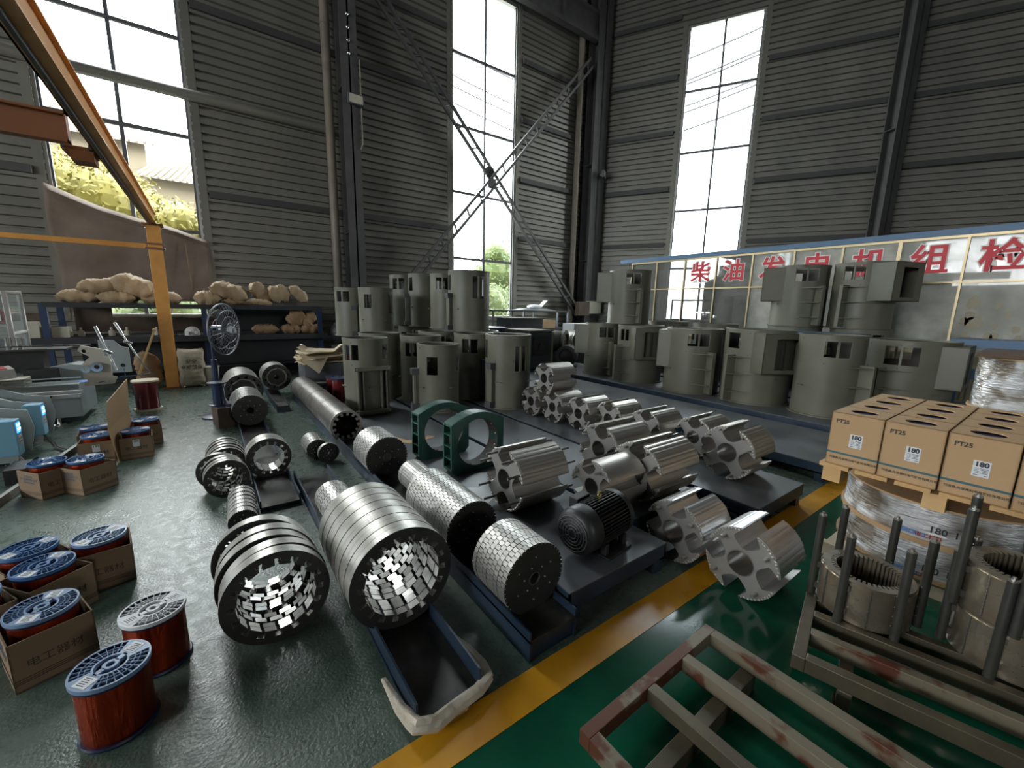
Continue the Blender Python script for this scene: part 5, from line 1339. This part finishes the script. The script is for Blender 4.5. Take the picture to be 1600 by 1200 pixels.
for i, (lb, x, y, z, d, rot) in enumerate((
    ('bottom left paper sack of the left pile on the top shelf', -1.92, Y1, 1.70, (.62, .5, .20), (0, 0, .05)),
    ('bottom middle paper sack of the left pile on the top shelf', -1.36, Y1-.03, 1.70, (.58, .5, .21), (0, 0, -.1)),
    ('bottom right paper sack of the left pile, behind the orange post', -.72, Y1, 1.70, (.66, .5, .22), (0, 0, .1)),
    ('upper left paper sack of the left pile on the top shelf', -1.63, Y1-.02, 1.905, (.62, .48, .22), (0, -.13, .1)),
    ('topmost paper sack of the left pile, sloping down to the right', -1.12, Y1-.05, 1.93, (.68, .5, .30), (.1, .38, -.15)),
    ('peaked paper sack wedged behind the topmost one of the left pile', -1.32, Y1+.25, 1.98, (.5, .4, .22), (0, -.1, .3)),
    ('leftmost paper sack of the right pile on the top shelf', .06, Y1, 1.72, (.50, .46, .25), (0, 0, 0)),
    ('big paper sack leaning over the right pile with its corner raised', .47, Y1-.03, 1.90, (.74, .46, .34), (.2, .30, -.1)),
    ('flat paper sack at the bottom of the right pile', .62, Y1, 1.68, (.60, .46, .16), (0, 0, .1)),
    ('paper sack standing on edge in the middle of the right pile', 1.05, Y1, 1.91, (.50, .30, .30), (0, 1.05, .2)),
    ('small crumpled paper sack below the standing one of the right pile', 1.02, Y1-.14, 1.68, (.5, .3, .14), (0, .1, -.1)),
    ('plump paper sack next to the right end of the top shelf', 1.44, Y1, 1.88, (.50, .34, .40), (0, -.15, .15)),
    ('rightmost paper sack of the top shelf, leaning right', 1.86, Y1, 1.90, (.48, .32, .26), (.1, .75, 0)),
    ('left brown sack lying on the bench under the top shelf', 1.08, 11.25, 1.07, (.52, .42, .22), (0, 0, 0)),
    ('second brown sack lying on the bench', 1.62, 11.25, 1.07, (.44, .4, .22), (0, 0, 0)),
    ('third brown sack lying on the bench at its right end', 2.02, 11.22, 1.07, (.50, .4, .22), (0, 0, .1)),
    ('brown sack standing up on the second one on the bench', 1.74, 11.25, 1.33, (.42, .30, .34), (0, -.95, .1)),
    ('brown sack leaning on the right upright above the third one', 2.02, 11.28, 1.30, (.38, .28, .26), (0, -.8, 0)))):
    if i < 7: d = (d[0], d[1], d[2]*1.28); z += .018
    sack(lb, (x, y, z), d, rot, 'sack' if i < 13 else 'sack_dark', 'paper sacks on the top shelf' if i < 13 else 'brown sacks on the bench', i)
WS = Matrix(((0, 1, 0), (0, 0, 1), (1, 0, 0)))
ws = sack('printed woven sack standing on the floor right of the orange post', (-.32, 10.3, .385), (.77, .42, .24), WS.to_euler(), 'woven', None, 31)
for s_, z, sz in (('安全', .13, .09), ('金威塑业', .02, .085)):
    tx = text_obj(s_, sz, 'printed_text', 'ink', ws, Matrix.Identity(4), .0006, .001)
    tx.matrix_local = WS.to_4x4().inverted() @ face_mat((0, -.132, z), (1, 0, 0))
sack('brown crumpled sack standing on the floor left of the orange post', (-1.0, 10.6, .36), (.70, .42, .36), (0, PI/2-.1, .2), 'sack_dark', None, 32)
q = MB(); q.lathe([(.01, 0), (.11, 0), (.135, .36), (.15, .37), (.15, .385), (.01, .385)], 24); o = q.build('bucket', 'cream', smooth=True); o.location = (-.02, 10.35, 0); tag(o, 'cream plastic bucket standing right of the woven sack', 'bucket')
q = MB(); q.cyl((-1.15, 10.15, .2), (-.82, 10.35, 1.12), .018, 8); q.sphere((-.82, 10.35, 1.13), .03, 8, 5); tag(q.build('broom', 'wood', smooth=True), 'wooden broom leaning up against the orange post', 'broom')
q = MB(); q.X = T(-1.2, 10.1, .11) @ AX_X; q.prism([circle(.11, 24), circle(.05, 16)], 0, .3); tag(q.build('felt_roll', 'fan_grey', smooth=True), 'dark grey roll lying on the floor left of the dark red wire drum', 'roll')

# things on the bench and under the shelf
for i, (x, w, z, h_, m_, lb) in enumerate(((-2.93, .26, .965, .25, 'cream', 'cream box left of the shelf upright, in front of the dark red tub'), (-2.62, .34, .965, .30, 'cream', 'pair of stacked cream boxes beside the left shelf upright'), (-2.25, .3, .965, .2, 'cream', 'low cream box behind the left shelf upright'), (-2.95, .40, 1.22, .22, 'red_part', 'dark red tub on top of the cream box at the left'), (-2.55, .3, 1.28, .14, 'board_brown', 'brown box on the stacked cream boxes at the left'))):
    q = MB(); q.box(-w/2, w/2, -.18, .18, 0, h_); q.box(-w/2-.006, w/2+.006, -.186, .186, h_*.8, h_*.86); o = q.build('storage_box', m_, bevel=.01); o.location = (x, 11.25, z); tag(o, lb, 'box')
for i, (x, c) in enumerate(((-1.98, 'leftmost'), (-1.55, 'second'), (-1.32, 'third'), (-.86, 'rightmost'))):
    t_ = thing('bottle', '%s of the four small pale bottles on the bench under the top shelf' % c, 'bottle', (x, 11.4, .965), 0, 'small bottles on the bench')
    q = MB(); q.lathe([(.001, 0), (.045, 0), (.05, .02), (.05, .09), (.02, .12), (.018, .14), (.001, .14)], 16); q.build('body', 'cream', t_, smooth=True)
    q = MB(); q.cyl((0, 0, .14), (0, 0, .165), .02, 12); q.build('cap', 'white_thing', t_, smooth=True)
q = MB()
for k in range(5): q.X = T(-.78+.035*k, 11.4, .97) @ Matrix.Rotation(.06*k-.15, 4, 'Y'); q.box(0, .028, -.12, .12, 0, .34-.02*(k % 2))
tag(q.build('folder', 'board_brown'), 'row of worn folders leaning together on the bench under the window slit', 'folders')
t_ = thing('dust_mask_hood', 'white translucent domed hood lying on the bench left of the fan', 'hood', (-.27, 11.15, .965))
q = MB(); q.lathe([(.13, 0), (.135, .02), (.125, .10), (.09, .155), (.04, .18), (.005, .185)], 20); q.build('dome', 'white_thing', t_, smooth=True)
q = MB(); q.cyl((.06, -.10, .06), (.09, -.16, .06), .035, 12); q.cyl((-.06, -.10, .06), (-.09, -.16, .06), .035, 12); q.build('valve', 'label', t_, smooth=True)
q = MB(); rn = random.Random(3)
for k in range(14):
    x = -.62+.05*k*.5+rn.uniform(-.02, .02); q.bar((x, 11.2+rn.uniform(-.1, .1), .985), (x+rn.uniform(-.15, .15), 11.2+rn.uniform(-.1, .1), .99), .02, .02)
tag(q.build('hand_tools', 'fan_grey'), 'loose heap of hand tools on the bench below the window slit', 'tools', None, 'stuff')
# bags right of the shelving and paper bag pile
q = MB(); q.sphere((0, 0, .3), .33, 14, 9, (.9, .7, 1)); q.cyl((0, 0, .6), (.02, 0, .72), .05, 8); o = q.build('plastic_bag', 'black_rubber', smooth=True); o.location = (2.72, 10.9, .7-.02); tag(o, 'dark shiny plastic bag hanging right of the shelving', 'bag')
t_ = thing('crate', 'grey steel crate under the pile of folded paper bags', 'crate', (1.62, 8.0, 0)); q = MB(); q.box(-.35, .35, -.3, .3, .35, .66); q.box(-.35, .35, -.3, .3, .2, .24); q.build('body', 'fan_grey', t_)
for a, b in ((-.32, -.27), (.32, -.27), (-.32, .27), (.32, .27)): q = MB(); q.box(a-.03, a+.03, b-.03, b+.03, 0, .35); q.build('leg', 'fan_grey', t_)
t_ = thing('paper_bag_pile', 'untidy pile of folded empty paper bags left of the front left housing', 'paper bags', (1.60, 7.95, .66)); rn = random.Random(11)
for k in range(7):
    q = MB(); n_ = 8; w, l = .40-.012*k, .26; q.v = []
    for j in range(n_+1):
        for i in range(n_+1):
            x = -w+2*w*i/n_; y = -l+2*l*j/n_
            q.v.append((x+.03*math.sin(3*y*9+k), y, .012+.034*k+.022*math.sin(9*x+k*1.7)*(abs(x)/w)+.018*math.sin(13*y+k*2.1)+(.06 if (i in (0, n_) and k % 3 == 0) else 0)))
    q.f = [(j*(n_+1)+i, j*(n_+1)+i+1, (j+1)*(n_+1)+i+1, (j+1)*(n_+1)+i) for j in range(n_) for i in range(n_)]; q.mi = [0]*len(q.f)
    o = q.build('folded_bag', 'paper', t_); o.rotation_euler = (0, 0, rn.uniform(-.45, .45)); o.modifiers.new('s', 'SOLIDIFY').thickness = .012
q = MB(); q.v = [(-.4, -.27, .1), (.05, -.27, .12), (-.12, -.33, -.16)]; q.f = [(0, 1, 2)]; q.mi = [0]; o = q.build('hanging_flap', 'paper', t_); o.modifiers.new('s', 'SOLIDIFY').thickness = .006

# ================================================================== PEDESTAL FAN
t = thing('pedestal_fan', 'grey wire-caged pedestal fan with a blue stand beside the shelving', 'fan', (.03, 7.42, 0), .2)
q = MB(); q.lathe([(.01, 0), (.22, 0), (.22, .02), (.05, .05), (.01, .05)], 24); q.build('base', 'blue_paint', t, smooth=True)
q = MB(); q.cyl((0, 0, .05), (0, 0, .85), .04, 14); q.cyl((0, 0, .85), (0, 0, 1.3), .02, 12); q.cyl((0, 0, 1.285), (.1, 0, 1.285), .025, 12); q.build('pole', 'blue_paint', t, smooth=True)
C_ = Vector((.17, -.02, 1.285)); q = MB(); q.X = T(*C_) @ RZ(.80) @ Matrix(((1, 0, 0, 0), (0, 0, 1, 0), (0, 1, 0, 0), (0, 0, 0, 1)))
Rf = .37
for r, z in ((Rf, 0), (Rf, .012), (Rf*.75, -.055), (Rf*.5, -.07), (Rf*.25, -.08), (.05, -.085), (Rf*.75, .06), (Rf*.4, .085)):
    q.tube([(r*math.cos(2*PI*k/36), r*math.sin(2*PI*k/36), z) for k in range(37)], .004 if r < Rf else .007, 5)
for k in range(30):
    a = 2*PI*k/30; c, s = math.cos(a), math.sin(a)
    q.tube([(.05*c, .05*s, -.085), (Rf*.5*c, Rf*.5*s, -.07), (Rf*.75*c, Rf*.75*s, -.055), (Rf*c, Rf*s, 0), (Rf*.75*c, Rf*.75*s, .06), (Rf*.4*c, Rf*.4*s, .085)], .0025, 4, caps=False)
q.build('cage', 'fan_grey', t)
q = MB(); q.X = T(*C_) @ RZ(.80) @ Matrix(((1, 0, 0, 0), (0, 0, 1, 0), (0, 1, 0, 0), (0, 0, 0, 1)))
q.cyl((0, 0, .02), (0, 0, .17), .06, 14); q.build('motor', 'fan_grey', t, smooth=True)
q = MB(); q.X = T(*C_) @ RZ(.80) @ Matrix(((1, 0, 0, 0), (0, 0, 1, 0), (0, 1, 0, 0), (0, 0, 0, 1)))
for k in range(3):
    a = 2*PI*k/3; pts = [(.03, -.02), (.10, -.07), (.24, -.085), (.27, -.02), (.24, .04), (.1, .04)]
    X0 = q.X; q.X = X0 @ RZ(a) @ Matrix.Rotation(.35, 4, 'X'); q.prism([pts], -.002, .002); q.X = X0
q.build('blade', 'fan_grey', t)

# ================================================================== WINDING MACHINES AT THE LEFT
YZ = Matrix(((0, 0, 1, 0), (1, 0, 0, 0), (0, 1, 0, 0), (0, 0, 0, 1)))      # outline (y, z) extruded along x
XZ = Matrix(((1, 0, 0, 0), (0, 0, 1, 0), (0, 1, 0, 0), (0, 0, 0, 1)))      # outline (x, z) extruded along y
def plate(name, m, t, pts, p0, p1, X=XZ, holes=(), bevel=0):
    q = MB(); q.X = X; q.prism([pts]+[[(cx+r*math.cos(2*PI*k/24), cy+r*math.sin(2*PI*k/24)) for k in range(24)] for cx, cy, r in holes], p0, p1); return q.build(name, m, t, bevel=bevel)
def winder(label, x, y, s=1.0):
    """low grey winding unit: cheek plates with round flanges and a blue control box on the end"""
    t = thing('winding_machine', label, 'winding machine', (x, y, 0))
    out = [(-1.5, .10), (-.05, .05), (.0, .30), (-.03, .50), (-.22, .54), (-.52, .68), (-1.5, .70)]
    for d in (0, .42):
        plate('cheek_plate', 'machine_grey', t, out, d, d+.02, XZ)
        q = MB(); q.X = T(-.42, d-.03, .40) @ Matrix.Rotation(PI/2, 4, 'X'); q.prism([circle(.13, 28), circle(.03, 14)], -.01, .02); q.build('round_flange', 'alu_frame', t)
    q = MB(); q.box(-1.5, -.1, .02, .42, .08, .16); q.box(-1.5, -.6, .02, .42, .48, .54); q.build('base_frame', 'machine_grey', t)
    q = MB(); q.box(-.12, .02, -.17, -.02, .16, .51); b_ = q.build('control_box', 'machine_blue', t, bevel=.006)
    q = MB(); q.box(.0205, .0235, -.14, -.05, .38, .48); q.build('display', 'display', b_)
    q = MB()
    for z in (.405, .445):
        for y_ in (-.125, -.095, -.065): q.box(.0236, .0246, y_, y_+.017, z, z+.022)
    q.build('display_digits', 'display_digit', b_)
    q = MB(); q.box(.0205, .0235, -.135, -.06, .27, .35); q.build('keypad', 'cream', b_)
    q = MB()
    for z in (.285, .315):
        for y_ in (-.125, -.1, -.075): q.box(.0236, .0246, y_, y_+.012, z, z+.012)
    q.build('keys', 'ink', b_)
    q = MB(); q.cyl((-.15, .2, .0), (-.15, .2, .12), .025, 10); q.cyl((-.15, .2, 0), (-.15, .2, .012), .06, 14); q.cyl((-1.3, .2, .0), (-1.3, .2, .12), .025, 10); q.build('levelling_foot', 'chrome', t, smooth=True)
    q = MB(); q.tube([(-.05, -.1, .3), (.02, -.16, .15), (.12, -.25, .02), (.3, -.5, .01)], .009, 6); q.tube([(-.07, -.1, .3), (.0, -.14, .16), (.08, -.22, .02), (.25, -.52, .01)], .009, 6); q.build('cable', 'black_rubber', t, smooth=True)
    return t
winder('grey winding machine with a light blue control box, nearest the cartons', -1.62, 6.13)
winder('second grey winding machine with a blue control box, behind the nearest one', -1.62, 6.93)
q = MB(); q.box(-.12, .05, -.2, .1, 0, .14); q.tube([(0, -.05, .1), (.08, -.12, .2), (.03, -.1, .05)], .02, 8); o = q.build('foot_pedal', 'black_rubber', bevel=.01); o.location = (-1.50, 5.75, 0); tag(o, 'black foot pedal on the floor below the nearest blue control box', 'pedal')
# tall rear machine with winding head and guide rods
t = thing('coil_winder', 'large grey coil winder with a beige head plate and slanting chrome rods', 'winding machine', (-2.0, 8.35, 0))
q = MB(); q.box(-2.2, .50, -.35, .6, .08, .54); q.build('cabinet', 'machine_grey', t, bevel=.012)
plate('side_cover', 'machine_grey', t, [(-.35, .54), (.50, .54), (.50, .74), (.38, .76), (-.3, .60)], .1, .5, XZ)
plate('head_plate', 'machine_beige', t, [(.56, .50), (.86, .51), (.90, .60), (.85, .62), (.85, .88), (.79, .90), (.79, 1.0), (.58, 1.06), (.54, .99), (.65, .90), (.56, .80)], -.35, -.32, XZ, ((.60, .98, .026), (.60, .74, .024), (.71, .76, .035)))
q = MB(); q.X = T(.71, -.37, .76) @ Matrix.Rotation(PI/2, 4, 'X'); q.prism([circle(.065, 24), circle(.03, 14)], -.02, .02); q.build('bearing', 'chrome', t, smooth=True)
q = MB(); q.X = T(.60, -.37, .74) @ Matrix.Rotation(PI/2, 4, 'X'); q.prism([circle(.05, 24), circle(.02, 14)], -.02, .02); q.build('bearing', 'chrome', t, smooth=True)
plate('head_plate', 'machine_grey', t, [(.70, .62), (1.02, .62), (1.02, .98), (.94, 1.0), (.86, 1.10), (.70, 1.10)], .0, .03, XZ, ((.93, .72, .03),))
for (p_, q_, r_) in (((.76, -.40, 1.32), (.91, -.40, .70), .016), ((.92, -.1, 1.36), (1.12, -.1, .84), .016)):
    q = MB(); a_ = Vector(p_); b_ = Vector(q_); q.cyl(a_, a_.lerp(b_, .35), r_*1.25, 12); q.cyl(a_.lerp(b_, .35), b_, r_*.75, 10)
    q.cyl(a_.lerp(b_, .52)-Vector((.03, .02, 0)), a_.lerp(b_, .60)+Vector((.03, .02, 0)), r_*1.4, 10); q.build('guide_rod', 'chrome', t, smooth=True)
q = MB(); q.tube([(1.12, -.1, .84), (1.17, -.1, .72), (1.24, -.1, .60), (1.1, -.1, .57), (.95, -.3, .60), (.8, -.35, .55)], .006, 6); q.tube([(.91, -.4, .70), (.98, -.35, .72), (.98, -.3, .58), (.7, -.36, .54)], .006, 6); q.build('air_hose', 'booth_blue', t, smooth=True)
q = MB(); q.box(-2.2, .62, -.5, -.46, .58, .61); q.box(-2.2, .56, -.5, -.47, .64, .655); q.build('guide_rail', 'chrome', t)
q = MB(); q.box(-1.2, .62, -.86, -.82, .50, .53); q.box(-.4, .6, -.88, -.80, .44, .48); q.build('lower_rail', 'alu_frame', t)
q = MB(); q.tube([(.35, -.9, .48), (.2, -1.0, .35), (.05, -1.0, .12), (0, -1.05, .02)], .012, 6); q.tube([(.25, -.9, .48), (.1, -1.0, .3), (-.02, -1.0, .1), (-.05, -1.1, .02)], .012, 6); q.tube([(-.1, -.7, .66), (-.25, -.9, .5), (-.4, -1.0, .4)], .01, 6); q.build('cable', 'black_rubber', t, smooth=True)
q = MB(); q.box(-1.3, .35, .1, .5, .96, .985); q.box(-1.3, .6, .12, .16, 1.02, 1.035); q.build('upper_table', 'lam_face', t)
q = MB(); q.box(-.7, .1, .15, .45, .66, .96); q.box(-.05, .25, -.1, .2, .54, .72); q.build('dark_mechanism', 'motor_black', t)
for x in (.25, -.5): q = MB(); q.cyl((x, -.32, 0), (x, -.32, .14), .02, 10); q.cyl((x, -.32, 0), (x, -.32, .015), .07, 14); q.build('levelling_foot', 'chrome', t, smooth=True)
q = MB(); q.box(-.34, -.02, -.45, -.15, 0, .05); q.box(-.34, -.02, -.45, -.15, .06, .11); o = q.build('parts_tray', 'cream', bevel=.004); o.location = (-1.95, 8.35, .545); tag(o, 'cream and black tray on top of the grey coil winder cabinet', 'tray')
q = MB(); q.box(-.12, .10, -.1, .1, 0, .14); o = q.build('clamp_block', 'red_part', bevel=.01); o.location = (-2.30, 8.25, .545); tag(o, 'dark red clamp block on the coil winder near the glass cabinet', 'clamp')
for x in (-2.52, -2.42):
    q = MB(); q.cyl((0, 0, 0), (0, 0, .16), .035, 14); o = q.build('steel_pin', 'chrome', smooth=True); o.location = (x+.3, 8.62, .985); tag(o, 'short shiny pin standing on the coil winder table, %s of two' % ('left' if x < -2.5 else 'right'), 'pin')
q = MB(); q.box(-1.4, .2, -.2, .2, 0, .055); q.box(-1.4, .2, -.2, .2, .055, .11); o = q.build('slanted_tray', 'alu_frame'); o.location = (-2.15, 7.55, .72); o.rotation_euler = (0, -.10, .35); tag(o, 'long shallow metal tray with red lining at the left edge, before the coil winder', 'tray')
q = MB(); q.box(-1.38, .15, -.17, .17, .111, .118); q.build('lining', 'red_part', o)
# glass-sided cabinet at the left edge
t = thing('glass_cabinet', 'aluminium-framed glass cabinet with paper notes at the left edge', 'cabinet', (-2.42, 9.35, .75))
q = MB()
for x in (-.6, .14):
    for y in (-.3, .3): q.box(x-.025, x+.025, y-.025, y+.025, 0, 1.02)
for z in (0, .42, 1.0): q.box(-.6, .14, -.32, -.28, z-.02, z+.02); q.box(-.6, .14, .28, .32, z-.02, z+.02); q.box(.12, .16, -.3, .3, z-.02, z+.02)
q.build('frame', 'alu_frame', t, bevel=.004)
q = MB(); q.box(-.58, .12, -.305, -.30, 0, 1.0); q.box(.14, .145, -.28, .28, 0, 1.0); q.build('glass_pane', 'cover_glass', t)
q = MB(); q.box(-.02, .07, -.312, -.308, .6, .78); q.box(-.05, .0, -.312, -.308, .82, .92); q.box(.02, .09, -.312, -.308, .08, .2); q.box(-.05, .0, -.312, -.308, .2, .34); builds(q, 'paper_note', 'label', t)
q = MB(); q.box(-.6, .16, -.32, .32, -.75, -.02); q.build('base_cabinet', 'machine_grey', t)

q = MB(); q.lathe([(.01, 0), (.28, 0), (.28, .66), (.27, .67), (.01, .67)], 24); o = q.build('steel_barrel', 'rail_dark', smooth=True); o.location = (2.72, 10.9, 0); tag(o, 'dark barrel under the shiny bag right of the shelving', 'barrel')
